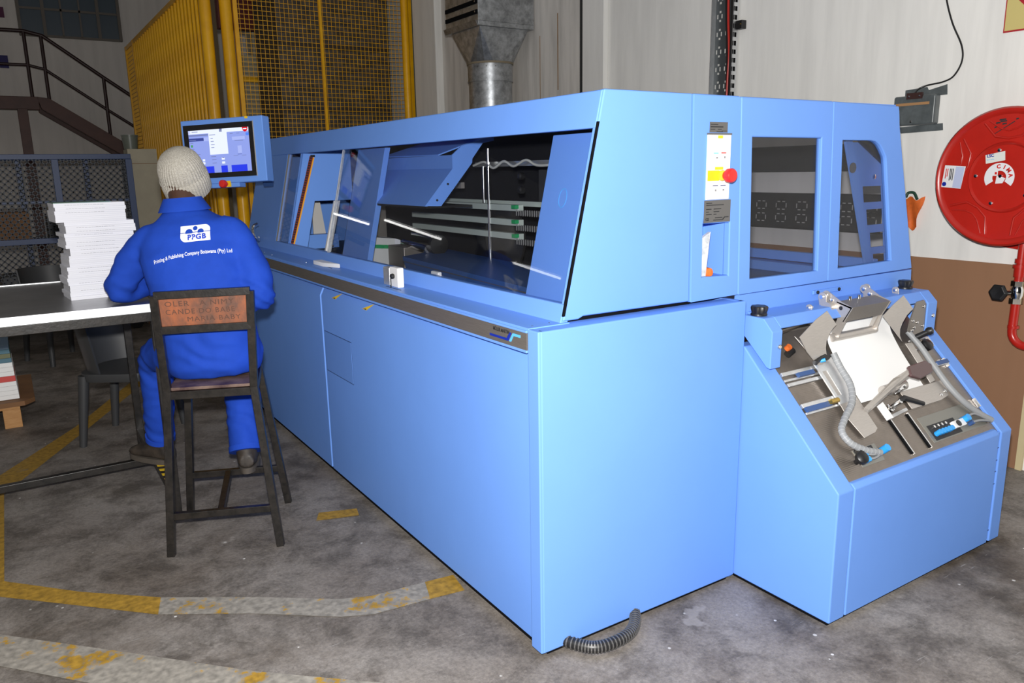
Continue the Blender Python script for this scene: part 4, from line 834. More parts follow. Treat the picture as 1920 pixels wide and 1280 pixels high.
# vertical cable tray with slots
def perforated(y0, y1, z0, z1, xq, holes, m, parent, name):
    """sheet in the plane X = xq built as cells, with rectangular holes left open"""
    ys = sorted({y0, y1} | {h for a in holes for h in a[:2]}); zs = sorted({z0, z1} | {h for a in holes for h in a[2:]})
    b = MB()
    for i in range(len(ys)-1):
        for k in range(len(zs)-1):
            cy, cz_ = (ys[i]+ys[i+1])/2, (zs[k]+zs[k+1])/2
            if any(a[0] < cy < a[1] and a[2] < cz_ < a[3] for a in holes): continue
            b.quad((xq, ys[i], zs[k]), (xq, ys[i+1], zs[k]), (xq, ys[i+1], zs[k+1]), (xq, ys[i], zs[k+1]))
    return b.build(name, m, parent, recalc=False)
ct = root('cable_tray', (WX-0.02, 2.06, 1.2), 'upright slotted cable tray with red and black cables on the wall', 'cable tray')
hl = []
z = 1.3
while z < 3.4:
    for yy in (2.115, 2.045):
        hl += [(yy-0.008, yy+0.008, round(z, 3), round(z+0.014, 3)), (yy-0.008, yy+0.008, round(z+0.058, 3), round(z+0.072, 3))]
    for yy in (2.138, 2.10, 2.06): hl += [(yy-0.005, yy+0.005, round(z+0.022, 3), round(z+0.050, 3))]
    z += 0.116
TRAYM = mat('dark_galvanised_tray', (0.085, 0.095, 0.10), 0.45, 0.4)
perforated(1.96, 2.16, 1.2, 3.4, WX-0.02, hl, TRAYM, ct, 'tray_sheet')
B((WX-0.06, 2.155, 1.2), (WX-0.015, 2.162, 3.4)).build('tray_flange', ALU, ct)
B((WX-0.06, 1.958, 1.2), (WX-0.015, 1.965, 3.4)).build('tray_flange', ALU, ct)
fs2 = MB()
z = 1.3
while z < 3.35: fs2.box((WX-0.062, 1.955, z), (WX-0.058, 1.960, z+0.03)); fs2.box((WX-0.05, 1.9565, z), (WX-0.03, 1.9578, z+0.03)); z += 0.055
fs2.build('flange_slots', GAP, ct)
for pts, m, r in (([(2.02, 3.4), (2.035, 2.9), (2.03, 2.6), (2.01, 2.35), (2.015, 2.1), (2.02, 1.2)], MATS['red_gloss_paint'], 0.009), ([(1.985, 3.4), (1.99, 2.9), (1.985, 2.5), (1.99, 2.1), (1.985, 1.2)], RED, 0.007),
                  ([(2.03, 3.4), (2.05, 2.85), (2.045, 2.6), (2.025, 2.3), (1.99, 1.2)], BLACK, 0.008), ([(2.0, 3.4), (1.995, 2.8), (1.99, 2.2), (2.0, 1.2)], BLACK, 0.013), ([(1.975, 3.4), (1.98, 2.6), (1.975, 1.2)], BLACK, 0.010)):
    MB().tube(smoothpath([(WX-0.035, y, z) for y, z in pts], 5), r, 8).build('cable', m, ct, smooth=True)
cbk = MB().box((WX-0.05, 1.895, 2.50), (WX-0.005, 1.955, 2.555)).build('cable_clamp', BLACK, ct, bevel=0.004)
MB().lathe((WX-0.05, 1.905, 2.53), (-1, 0, 0), [(0.005, 0), (0.005, 0.004), (0, 0.005)], 8).build('screw', mat('brass_screw', (0.6, 0.42, 0.12), 0.3, 1.0), cbk)
# horizontal perforated tray on the wall, seen through the end window
h2 = root('cable_tray', (WX-0.03, 1.6, 1.2), 'long dark perforated cable tray seen through the end window', 'cable tray')
hl = []
yy = 0.85
while yy < 1.9:
    for zc in (1.265, 1.345):
        hl += [(round(yy-0.03, 3), round(yy-0.008, 3), zc+0.022, zc+0.028), (round(yy+0.008, 3), round(yy+0.03, 3), zc+0.022, zc+0.028), (round(yy-0.03, 3), round(yy-0.008, 3), zc-0.028, zc-0.022), (round(yy+0.008, 3), round(yy+0.03, 3), zc-0.028, zc-0.022),
               (round(yy-0.042, 3), round(yy-0.036, 3), zc-0.014, zc+0.014), (round(yy+0.036, 3), round(yy+0.042, 3), zc-0.014, zc+0.014)]
    yy += 0.16
perforated(0.78, 1.93, 1.20, 1.42, WX-0.06, hl, mat('black_tray_steel', (0.03, 0.03, 0.032), 0.5, 0.3), h2, 'tray_sheet')
B((WX-0.06, 0.78, 1.418), (WX-0.015, 1.93, 1.424)).build('tray_flange', MATS['black_tray_steel'], h2); B((WX-0.06, 0.78, 1.196), (WX-0.015, 1.93, 1.202)).build('tray_flange', MATS['black_tray_steel'], h2)
B((WX-0.08, 0.85, 1.56), (WX-0.01, 1.93, 1.72)).build('wall_trunking', mat('dark_trunking', (0.03, 0.031, 0.032), 0.5), label='dark metal trunking on the wall seen through the end window', cat='trunking', bevel=0.003)
# grey junction box and its cable
jb = root('junction_box', (WX-0.03, 0.63, 1.78), 'grey painted junction box with brown tape stripe on the wall', 'electrical box')
MB().box((WX-0.055, 0.528, 1.805), (WX, 0.768, 1.965)).build('box_body', JBOX, jb, bevel=0.012, segs=3)
MB().add([(WX-0.0012, y, z) for y, z in ((0.50, 1.772), (0.74, 1.765), (0.765, 1.80), (0.505, 1.81))], [(0, 1, 2, 3)]).build('paint_smear', JBOX, jb)
MB().add([(WX-0.0012, y, z) for y, z in ((0.495, 1.958), (0.735, 1.955), (0.735, 2.0), (0.61, 2.008), (0.60, 1.99), (0.50, 2.012))], [(0, 1, 2, 3, 4, 5)]).build('paint_smear', JBOX, jb)
B((WX-0.0565, 0.56, 1.912), (WX-0.054, 0.752, 1.926)).build('tape_stripe', mat('brown_tape', (0.40, 0.22, 0.10), 0.5), jb)
ej = B((WX-0.062, 0.60, 1.945), (WX-0.05, 0.69, 1.978)).build('cable_clamp', mat('dark_brown_clamp', (0.045, 0.02, 0.018), 0.4), jb)
for y in (0.615, 0.675): MB().lathe((WX-0.062, y, 1.96), (-1, 0, 0), [(0.005, 0), (0.005, 0.003), (0, 0.004)], 8).build('screw', CHROME, ej)
MB().lathe((WX-0.055, 0.655, 1.825), (-1, 0, 0), [(0.006, 0), (0.006, 0.004), (0, 0.005)], 8).build('screw', CHROME, jb)
MB().tube(smoothpath([(WX-0.045, 0.655, 1.975), (WX-0.03, 0.640, 2.00), (WX-0.015, 0.60, 2.015), (WX-0.012, 0.52, 2.025), (WX-0.012, 0.465, 2.05), (WX-0.012, 0.43, 2.12), (WX-0.012, 0.44, 2.20), (WX-0.012, 0.50, 2.32), (WX-0.012, 0.545, 2.45), (WX-0.012, 0.56, 2.56), (WX-0.012, 0.56, 3.6)], 6), 0.0045, 8).build('cable', BLACK, jb, smooth=True)
# hose reel
RX, RY, RZ, RR = 2.80, 0.052, 1.524, 0.335
hr = root('fire_hose_reel', (WX-0.1, RY, RZ), 'big red round fire hose reel with stickers on the wall', 'hose reel')
MB().lathe((RX, RY, RZ), (1, 0, 0), [(0.0, 0.012), (0.155, 0.012), (0.165, 0.002), (0.172, 0.012), (0.300, 0.012), (0.312, -0.004), (0.325, -0.006), (RR, 0.004), (RR, 0.018), (0.31, 0.026), (0.0, 0.03)], 72).build('front_disc', RED, hr, smooth=True)
MB().lathe((RX+0.03, RY, RZ), (1, 0, 0), [(0.20, 0), (0.27, 0.01), (0.27, 0.14), (0.20, 0.15)], 48).build('hose_coil', mat('black_rubber_hose', (0.02, 0.02, 0.02), 0.5), hr, smooth=True)
MB().lathe((RX+0.18, RY, RZ), (1, 0, 0), [(0.0, 0), (RR, 0.0), (RR, 0.012), (0, 0.014)], 64).build('rear_disc', RED, hr, smooth=True)
MB().cyl((RX+0.19, RY, RZ), (WX, RY, RZ), 0.06, 20).build('hub', RED, hr, smooth=True)
ff = lambda y, z, d=0.0: V((RX+0.0115-d, RY+y, RZ+z))        # point on the disc face; +y goes to the left in the photo
def ridge(pts, r=0.006):
    return MB().tube([ff(*p) for p in pts], r, 8).build('pressed_ridge', RED, hr, smooth=True)
for k in range(5):   # pressed star ribs
    a0 = math.radians(90+72*k)
    def pol(r, da): return (r*math.cos(a0+da), r*math.sin(a0+da))
    ridge([pol(0.285, 0.42), pol(0.205, 0.30), pol(0.185, 0.0), pol(0.205, -0.30), pol(0.285, -0.42)])
    ridge([pol(0.288, 0.34), pol(0.235, 0.16), pol(0.222, 0.0), pol(0.235, -0.16), pol(0.288, -0.34)], 0.004)
for a in (75, 147, 219, 291, 3):
    a = math.radians(a); q = ff(0.135*math.cos(a), 0.135*math.sin(a))
    MB().lathe(q, (-1, 0, 0), [(0.0085, 0), (0.0085, 0.004), (0.004, 0.006)], 12).build('rivet', CHROME, hr, smooth=True)
# stickers
def poly(name, pts, m, p, lift=0.001): return MB().prism([ff(y, z, lift) for y, z in pts], (-0.0006, 0, 0)).build(name, m, p)
CARDW = mat('sticker_white', (0.78, 0.78, 0.80), 0.4)
sA = poly('service_sticker', [(0.290, 0.062), (0.300, -0.048), (0.200, -0.056), (0.185, 0.055)], CARDW, hr, 0.0065)
poly('sticker_band', [(0.233, 0.055), (0.243, -0.05), (0.200, -0.054), (0.19, 0.052)], mat('sticker_blue', (0.50, 0.55, 0.75), 0.4), sA, 0.0072)
for i, (y, l, m) in enumerate(((0.281, 0.05, RED_P), (0.272, 0.04, RED_P), (0.260, 0.06, INK), (0.253, 0.055, INK), (0.245, 0.06, INK))):
    poly('sticker_line', [(y+0.002, 0.045), (y-0.002, 0.045), (y+0.001, 0.045-l), (y+0.005, 0.045-l)], m, sA, 0.0072)
MB().lathe(ff(0.286, -0.033, 0.0072), (-1, 0, 0), [(0.011, 0), (0.011, 0.0006), (0, 0.0007)], 18).build('sticker_emblem', NAVY, sA)
sB = poly('supplier_sticker', [(0.098, 0.108), (0.092, 0.066), (0.003, 0.082), (0.008, 0.126)], mat('sticker_ivory', (0.72, 0.74, 0.70), 0.4), hr)
text('sticker_lettering', 'LSC', 0.020, NAVY, sB, ff(0.090, 0.102, 0.0018), (0, -1, 0.13), (0, 0.13, 1), bold=0.0006)
text('sticker_lettering', 'fire & safety', 0.007, SKY, sB, ff(0.088, 0.084, 0.0018), (0, -1, 0.13), (0, 0.13, 1))
cy0, cz0, cr_ = 0.022, 0.0, 0.070
seg = [(cy0+cr_*math.cos(a), cz0+cr_*math.sin(a)) for a in [math.radians(-30+250*i/40)-0.10 for i in range(41)]]
seg2 = [(cy0+0.032*math.cos(a), cz0+0.032*math.sin(a)) for a in [math.radians(-30+250*i/40)-0.10 for i in range(41)]][::-1]
mir = lambda ps: [(2*cy0-y, z) for y, z in ps]
ring_o, ring_i = seg, seg2[::-1]
rg = MB(); n_ = 41
rg.add([ff(2*cy0-y, z, 0.0016) for y, z in ring_o]+[ff(2*cy0-y, z, 0.0016) for y, z in ring_i], [(i, i+1, n_+i+1, n_+i) for i in range(n_-1)])
sC = rg.build('maker_sticker', CARDW, hr)
for ch, ang in zip('CIMA', (98, 68, 40, 10)):
    a = math.radians(ang); q = (cy0-0.052*math.cos(a), cz0+0.052*math.sin(a))
    text('sticker_lettering', ch, 0.026, RED_P, sC, ff(q[0], q[1], 0.0022), (0, -math.sin(a), -math.cos(a)), (0, -math.cos(a), math.sin(a)), bold=0.0012, align='CENTER')
poly('sticker_patch', [(cy0+0.030, 0.030), (cy0+0.030, 0.008), (cy0+0.008, 0.008), (cy0+0.008, 0.030)], CARDW, sC, 0.0022)
poly('sticker_patch', [(cy0+0.012, 0.010), (cy0+0.015, -0.030), (cy0-0.018, -0.028), (cy0-0.03, -0.004)], CARDW, sC, 0.0022)
poly('sticker_patch', [(cy0+0.022, 0.026), (cy0+0.022, 0.014), (cy0+0.012, 0.014), (cy0+0.012, 0.026)], RED_P, sC, 0.0028)
MB().lathe(ff(cy0-0.006, 0.006, 0.0), (-1, 0, 0), [(0.008, 0), (0.008, 0.008), (0, 0.009)], 12).build('axle_bolt', CHROME, hr)
for i, (y, z, l) in enumerate(((0.065, 0.255, 0.02), (0.045, 0.262, 0.03), (0.035, 0.25, 0.02), (0.07, 0.235, 0.01), (-0.025, 0.27, 0.012), (0.05, 0.270, 0.03))):
    poly('graffiti_mark', [(y, z), (y-l, z+0.003), (y-l, z+0.009), (y, z+0.008)], INK, hr, 0.0012)
poly('graffiti_mark', [(0.075, 0.205), (0.073, 0.203), (-0.022, 0.262), (-0.020, 0.266)], INK, hr, 0.0012)
# red pipe with valve
wp = root('water_pipe', (WX-0.07, 0.0, 0.68), 'red water pipe with black hexagonal valve under the hose reel', 'pipe')
PX = 2.95
MB().tube([(PX, -0.012, 1.25), (PX, -0.006, 0.75)]+[V((PX, -0.006-0.07*(1-math.cos(a)), 0.75-0.07*math.sin(a))) for a in (0.3, 0.6, 0.9, 1.2, 1.5)]+[(PX, -0.4, 0.68)], 0.0215, 16).build('pipe_run', RED, wp, smooth=True)
for z, r, h in ((1.10, 0.029, 0.02), (1.075, 0.035, 0.016), (1.03, 0.028, 0.06), (0.765, 0.027, 0.014)):
    MB().cyl((PX, -0.010, z), (PX, -0.010, z+h), r, 16).build('coupling', RED, wp, smooth=True)
MB().cyl((PX, -0.085, 0.68), (PX, -0.105, 0.68), 0.026, 16).build('coupling', RED, wp, smooth=True)
for z in (0.995, 0.905): MB().cyl((PX, -0.008, z-0.013), (PX, -0.008, z+0.013), 0.032, 6).build('hex_nut', CHROME, wp)
MB().lathe((PX, -0.008, 0.95), (0, 0, 1), [(0.022, -0.04), (0.031, -0.015), (0.031, 0.015), (0.022, 0.04)], 16).build('valve_body', CHROME, wp, smooth=True)
MB().cyl((PX, -0.008, 0.95), (PX-0.05, 0.055, 0.945), 0.012, 12).build('valve_stem', CHROME, wp)
vw = MB().lathe((PX-0.045, 0.055, 0.945), (-0.75, 0.0, 0.05), [(0.030, 0), (0.046, 0.003), (0.047, 0.018), (0.036, 0.026), (0, 0.022)], 6).build('hand_wheel', BLACK, wp, bevel=0.003)
MB().prism([(WX-0.02, 0.13, 1.17), (WX-0.02, -0.2, 1.13), (WX-0.02, -0.2, 1.20), (WX-0.02, 0.2, 1.22)], (-0.01, 0, 0)).build('wall_bracket', RED, wp)
# direction sign at the top edge
sg = root('direction_sign', (WX, 0.1, 2.22), 'yellow and dark red arrow safety sign high on the wall', 'sign')
B((WX-0.006, -0.20, 2.232), (WX-0.001, 0.242, 2.60)).build('sign_border', mat('sign_red', (0.42, 0.02, 0.03), 0.4), sg)
B((WX-0.0075, -0.19, 2.240), (WX-0.006, 0.236, 2.594)).build('sign_face', mat('sign_yellow', (0.62, 0.52, 0.20), 0.4), sg)
MB().prism([(WX-0.0076, y, z) for y, z in ((0.20, 2.56), (0.205, 2.40), (0.14, 2.335), (-0.12, 2.262), (-0.15, 2.36), (0.07, 2.46), (0.07, 2.50), (0.13, 2.56))][::-1], (-0.0008, 0, 0)).build('sign_arrow', MATS['sign_red'], sg)
MB().prism([(WX-0.0085, y, z) for y, z in ((0.185, 2.60), (0.075, 2.445), (0.07, 2.60))], (-0.0008, 0, 0)).build('sign_notch', MATS['sign_yellow'], sg)
# orange rag hanging behind the machine
rgd = root('hanging_rag', (WX-0.03, 0.61, 1.22), 'orange rag hanging from a dark green cord on the wall', 'rag')
rm = MB(); rows = []
for i in range(9):
    t = i/8; z = 1.405-0.17*t; hw = 0.060*(1-0.45*t)+0.006*math.sin(7*t)
    rows.append([V((WX-0.020-0.012*math.sin(5*u+3*t)-0.006, 0.612+(u-0.5)*2*hw+0.012*t, z+0.012*math.cos(9*u))) for u in [k/8 for k in range(9)]])
rv = [p for r in rows for p in r]; rv2 = [p+V((0.006, 0, 0)) for p in rv]
rm.add(rv+rv2, [(i*9+k, i*9+k+1, i*9+k+10, i*9+k+9) for i in range(8) for k in range(8)]+[(81+i*9+k, 81+i*9+k+9, 81+i*9+k+10, 81+i*9+k+1) for i in range(8) for k in range(8)])
rm.build('cloth', ORANGE, rgd, smooth=True)
MB().tube(smoothpath([(WX-0.03, 0.66, 1.41), (WX-0.025, 0.65, 1.435), (WX-0.02, 0.62, 1.435), (WX-0.025, 0.595, 1.40)], 6), 0.008, 8).build('cord', mat('dark_green_cord', (0.01, 0.05, 0.03), 0.5), rgd, smooth=True)

# ------------------------------------------------------------------ metal stool
A_, B_, C_, D_ = V((-0.902, 1.501, 0)), V((-0.481, 1.326, 0)), V((-0.739, 1.939, 0)), V((-0.31, 1.766, 0))
a_, b__, c_, d_ = V((-0.836, 1.548, 0.715)), V((-0.512, 1.414, 0.715)), V((-0.685, 1.925, 0.715)), V((-0.388, 1.802, 0.715))
st_ = root('metal_stool', (-0.6, 1.63, 0), 'black welded steel stool with brown board backrest under the seated worker', 'stool')
for p, q in ((A_, a_), (B_, b__), (C_, c_), (D_, d_)):
    MB().bar(p, q, 0.032, 0.032, up=(0.4, 0.9, 0)).build('leg', BLKSTEEL, st_, bevel=0.002)
tA, tB = V((-0.850, 1.520, 1.128)), V((-0.500, 1.385, 1.132))
MB().bar(a_-V((0, 0, 0.01)), tA, 0.032, 0.028, up=(0.4, 0.9, 0)).build('back_post', BLKSTEEL, st_, bevel=0.002)
MB().bar(b__-V((0, 0, 0.01)), tB, 0.032, 0.028, up=(0.4, 0.9, 0)).build('back_post', BLKSTEEL, st_, bevel=0.002)
lerp = lambda p, q, t: p+(q-p)*t
MB().bar(tA, tB, 0.028, 0.032).build('top_rail', BLKSTEEL, st_, bevel=0.002)
mA, mB_ = lerp(a_, tA, 0.645), lerp(b__, tB, 0.645)
MB().bar(mA, mB_, 0.028, 0.032).build('middle_rail', BLKSTEEL, st_, bevel=0.002)
for p, q, n_ in ((a_, b__, 'seat_rail'), (b__, d_, 'seat_rail'), (d_, c_, 'seat_rail'), (c_, a_, 'seat_rail')):
    MB().bar(p-V((0, 0, 0.018)), q-V((0, 0, 0.018)), 0.028, 0.034).build(n_, BLKSTEEL, st_, bevel=0.002)
MB().prism([a_, b__, d_, c_], (0, 0, 0.014)).build('seat', SEATM, st_, bevel=0.003)
lz = lambda p, q, z: lerp(p, q, z/0.715)
fA, fB, gC, gD = lz(A_, a_, 0.175), lz(B_, b__, 0.175), lz(C_, c_, 0.185), lz(D_, d_, 0.185)
MB().bar(fA, fB, 0.026, 0.030).build('stretcher', BLKSTEEL, st_, bevel=0.002); MB().bar(gC, gD, 0.026, 0.030).build('stretcher', BLKSTEEL, st_, bevel=0.002)
MB().bar(lerp(fA, fB, 0.48), lerp(gC, gD, 0.42), 0.028, 0.028).build('stretcher', BLKSTEEL, st_, bevel=0.002)
p0, p1, p2, p3 = lerp(mA, tA, 0.10), lerp(mB_, tB, 0.10), lerp(mB_, tB, 0.92), lerp(mA, tA, 0.92)
bdir = (p1-p0).normalized(); bup = (p3-p0).normalized(); bn = bdir.cross(bup).normalized()
bd = MB().prism([p0+bdir*0.012, p1-bdir*0.012, p2-bdir*0.012, p3+bdir*0.012], -bn*0.010).build('back_board', PLY, st_, bevel=0.002)
hand = mat('scratched_writing', (0.085, 0.035, 0.020), 0.7)
text('scratched_writing', 'OLER   A NIMY', 0.030, hand, bd, p3+bdir*0.035-bup*0.028, bdir, bup, space=1.15, width=0.27)
text('scratched_writing', 'CANDE DO BABE', 0.030, hand, bd, p3+bdir*0.035-bup*0.062, bdir, bup, space=1.15, width=0.27)
text('scratched_writing', 'MARIA BABY', 0.028, hand, bd, p3+bdir*0.115-bup*0.095, bdir, bup, space=1.15, width=0.21)

# ------------------------------------------------------------------ work table
TZ = 1.040
tb_ = root('work_table', (-1.6, 2.49, 0), 'long steel topped work table on a black frame at the left', 'table')
tp_ = MB().box((-2.6, 1.905, TZ-0.004), (-0.786, 3.075, TZ)).build('table_top', mat('worn_sheet_steel', (0.36, 0.36, 0.36), 0.33, 0.85, var=0.15, vscale=4), tb_)
B((-2.6, 1.900, TZ-0.036), (-0.784, 1.908, TZ+0.001)).build('edge_strip', mat('bright_folded_zinc', (0.80, 0.82, 0.84), 0.42, 0.6, var=0.08, vscale=20), tp_)
B((-2.6, 3.070, TZ-0.030), (-0.784, 3.078, TZ+0.003)).build('edge_strip', ALU, tp_)
B((-0.790, 1.905, TZ-0.030), (-0.783, 3.075, TZ)).build('edge_strip', ALU, tp_)
for y in (1.928, 3.05): B((-2.58, y-0.02, TZ-0.080), (-0.79, y+0.02, TZ-0.038)).build('frame_rail', BLKSTEEL, tb_, bevel=0.002)
for x in (-0.805, -2.56): B((x-0.02, 1.93, TZ-0.080), (x+0.02, 3.05, TZ-0.038)).build('frame_rail', BLKSTEEL, tb_, bevel=0.002)
for x in (-0.800, -2.56):
    for y in (1.928, 3.05): B((x-0.019, y-0.019, 0.0), (x+0.019, y+0.019, TZ-0.038)).build('leg', BLKSTEEL, tb_, bevel=0.002)
MB().bar((-2.56, 2.49, 0.112), (-0.82, 2.49, 0.112), 0.036).build('foot_rail', BLKSTEEL, tb_, bevel=0.003)
HAZ = MB()
crs = MB().bar((-0.80, 1.93, 0.112), (-0.80, 3.05, 0.112), 0.036).build('cross_rail', BLKSTEEL, tb_, bevel=0.002)
hz = MB()
for i in range(6): 
    y = 1.98+i*0.075
    hz.prism([(-0.7815, y, 0.094), (-0.7815, y+0.03, 0.094), (-0.7815, y+0.05, 0.131), (-0.7815, y+0.02, 0.131)], (0.001, 0, 0)); hz.prism([(-0.782, y+0.02, 0.1305), (-0.782, y+0.05, 0.1305), (-0.818, y+0.06, 0.1305), (-0.818, y+0.03, 0.1305)], (0, 0, 0.001))
hz.build('hazard_stripes', YEL_P, crs)
MB().bar((-2.56, 1.93, 0.112), (-2.56, 3.05, 0.112), 0.036).build('cross_rail', BLKSTEEL, tb_, bevel=0.002)

# ------------------------------------------------------------------ stack of white books on the table
BW, BD_ = 0.297, 0.21
def book_mesh(h):
    b = MB().box((0, 0, 0), (BW, BD_, h)); me = bpy.data.meshes.new('pages'); me.from_pydata([tuple(p) for p in b.v], [], b.f)
    me.materials.append(PAGES); return me
def pages_mat():
    m = mat('page_edges', (0.86, 0.86, 0.90), 0.8); nt = m.node_tree; b = nt.nodes['Principled BSDF']
    tc = nt.nodes.new('ShaderNodeTexCoord'); mp = nt.nodes.new('ShaderNodeMapping'); mp.inputs['Scale'].default_value = (2, 2, 900)
    n = nt.nodes.new('ShaderNodeTexNoise'); n.inputs['Scale'].default_value = 1; n.inputs['Detail'].default_value = 2
    nt.links.new(tc.outputs['Object'], mp.inputs['Vector']); nt.links.new(mp.outputs[0], n.inputs['Vector'])
    r = nt.nodes.new('ShaderNodeValToRGB'); r.color_ramp.elements[0].color = (0.52, 0.53, 0.60, 1); r.color_ramp.elements[1].color = (0.74, 0.74, 0.78, 1)
    r.color_ramp.elements[0].position = 0.25; r.color_ramp.elements[1].position = 0.6
    nt.links.new(n.outputs['Fac'], r.inputs['Fac']); nt.links.new(r.outputs['Color'], b.inputs['Base Color']); return m
PAGES = pages_mat()
PALEGREY = mat('faint_spine_print', (0.30, 0.30, 0.33), 0.7)
hgt = 0.0172
bm0 = book_mesh(hgt)
dsh = MB(); x = 0.045
rnd = random.Random(3)
while x < 0.20:
    l = rnd.uniform(0.004, 0.016); dsh.box((x, -0.0004, hgt*0.48), (x+l, 0.0, hgt*0.48+0.0014)); x += l+0.003
dme = bpy.data.meshes.new('spine_print'); dme.from_pydata([tuple(p) for p in dsh.v], [], dsh.f); dme.materials.append(PALEGREY)
zb = TZ; nb_ = 26; ORD = ['first','second','third','fourth','fifth','sixth','seventh','eighth','ninth','tenth','eleventh','twelfth','thirteenth']
def xoff(z):
    h = z-TZ
    for lim, xo in ((0.06, -1.105), (0.10, -1.108), (0.145, -1.102), (0.20, -1.092), (0.23, -1.084), (0.30, -1.096), (0.365, -1.088)):
        if h < lim: return xo
    return -1.122
for i in range(nb_):
    z = TZ+0.0006+i*hgt; ang = math.radians(5.0+rnd.uniform(-1.3, 1.3)); xo = xoff(z+0.004)+rnd.uniform(-0.004, 0.004)
    top = i == nb_-1
    o = root('book_block', (xo, 2.245+rnd.uniform(-0.004, 0.004), z), 'topmost white book block under a green cover sheet on the stack' if top else ('white book block on the steel table, '+('lowest' if i == 0 else ORD[i]+' from the bottom')+' of the tall stack' if i < 13 else 'white book block on the steel table, '+ORD[25-i]+' from the top of the tall stack'), 'book', 'white books stacked on the table')
    o.rotation_euler = (0, 0, ang)
    pg = bpy.data.objects.new('pages', bm0); COL.objects.link(pg); pg.parent = o
    if rnd.random() < 0.62:
        sp_ = bpy.data.objects.new('spine_print', dme); COL.objects.link(sp_); sp_.parent = o
    if top:
        c = MB().box((0.0, 0.0, hgt), (0.24, 0.21, hgt+0.0035)); me = bpy.data.meshes.new('cover_sheet'); me.from_pydata([tuple(p) for p in c.v], [], c.f); link('cover_sheet', me, mat('sage_cover', (0.16, 0.24, 0.16), 0.5, col2=(0.04, 0.12, 0.16), vscale=6), o)

# ------------------------------------------------------------------ pallet with printed books at the left edge
pt = root('wooden_pallet', (-1.9, 4.5, 0), 'wooden pallet at the left edge under the table', 'pallet')
for x in (-1.47, -2.05): 
    for y in (4.05, 4.65): B((x-0.02, y-0.05, 0.0), (x+0.08, y+0.05, 0.125)).build('pallet_block', WOOD, pt, bevel=0.002)
for y in (4.05, 4.25, 4.45, 4.65): B((-2.4, y-0.05, 0.125), (-1.39, y+0.05, 0.145)).build('pallet_board', WOOD, pt, bevel=0.002)
MB().prism([(-2.4, 3.98, 0.146), (-1.36, 3.98, 0.146), (-1.30, 4.06, 0.146), (-1.30, 4.80, 0.146), (-2.4, 4.80, 0.146)], (0, 0, 0.03)).build('cardboard_sheet', CARD, label='brown cardboard sheet lying on the pallet', cat='cardboard')
zc = 0.180
cols = [PAPER]*4+[mat('red_print_cover', (0.60, 0.06, 0.05), 0.5)]+[PAPER]*3+[mat('blue_green_cover', (0.06, 0.16, 0.22), 0.5), mat('olive_cover', (0.14, 0.15, 0.07), 0.5), MATS['blue_green_cover'], mat('pale_blue_cover', (0.16, 0.25, 0.36), 0.5)]
for i, m in enumerate(cols):
    h = 0.030 if i != 4 else 0.038
    lab = {4: 'book with a red cover in the pile on the pallet', 8: 'lower dark blue covered book in the pile on the pallet', 9: 'olive covered book in the pile on the pallet', 10: 'upper dark blue covered book in the pile on the pallet', 11: 'topmost pale blue covered book on the pallet pile'}.get(i, {0: 'white paged book lowest in the pile on the pallet', 1: 'white paged book second from the bottom of the pallet pile', 2: 'white paged book third from the bottom of the pallet pile', 3: 'white paged book just below the red cover on the pallet', 5: 'white paged book just above the red cover on the pallet', 6: 'white paged book midway between red and blue covers on the pallet', 7: 'white paged book just below the blue covers on the pallet'}.get(i))
    dx = -0.004*i
    B((-1.80, 4.06, zc), (-1.385-0.0015*i, 4.40, zc+h-0.001)).build('printed_book', m, label=lab, cat='book', group='books piled on the pallet', bevel=0.001)
    zc += h

# ------------------------------------------------------------------ charcoal plastic chairs
def plastic_chair(loc, rz, label):
    o = root('plastic_chair', loc, label, 'chair', 'charcoal plastic chairs'); o.rotation_euler = (0, 0, rz)
    def P(b, name, **k): 
        me_o = MB(); me_o.v = [p+V(loc) for p in b.v]; me_o.f = b.f
        return me_o.build(name, CHAIR, o, **k)
    rings = []
    seatp = [(0.222*math.copysign(abs(math.cos(a))**0.5, math.cos(a)), 0.222*math.copysign(abs(math.sin(a))**0.5, math.sin(a))) for a in [2*math.pi*i/32 for i in range(32)]]
    P(MB().loft([[V((x, y, 0.405)) for x, y in seatp], [V((x*1.03, y*1.03, 0.43)) for x, y in seatp], [V((x*1.02, y*1.02, 0.455)) for x, y in seatp], [V((x*0.9, y*0.9, 0.460)) for x, y in seatp]]), 'seat', smooth=True)
    for sx in (-1, 1):
        P(MB().tube([(sx*0.215, -0.215, 0), (sx*0.185, -0.182, 0.44)], [0.022, 0.033], 8), 'leg', smooth=True)
        P(MB().tube([(sx*0.205, 0.235, 0), (sx*0.185, 0.185, 0.44)], [0.022, 0.033], 8), 'leg', smooth=True)
    br = MB(); n = 14; vs = []
    for i in range(n+1):
        a = math.radians(18+144*i/n); 
        for r, z in ((0.235, 0.44), (0.252, 0.83), (0.240, 0.83), (0.222, 0.44)): vs.append(V((r*math.cos(a), r*math.sin(a)*0.95+0.0+0.0*(z-0.44)+(0.05 if z > 0.6 else 0), z)))
    fs = []
    for i in range(n):
        for k in range(4): fs.append((i*4+k, i*4+(k+1) % 4, (i+1)*4+(k+1) % 4, (i+1)*4+k))
    fs += [(0, 1, 2, 3), (n*4+3, n*4+2, n*4+1, n*4)]
    br.add(vs, fs); P(br, 'backrest', smooth=True)
    return o
plastic_chair((-0.785, 3.36, 0), math.radians(58), 'charcoal plastic chair standing under the table beside the worker')
plastic_chair((-1.02, 6.08, 0), math.radians(25), 'charcoal plastic chair farther back in front of the blue trolley')

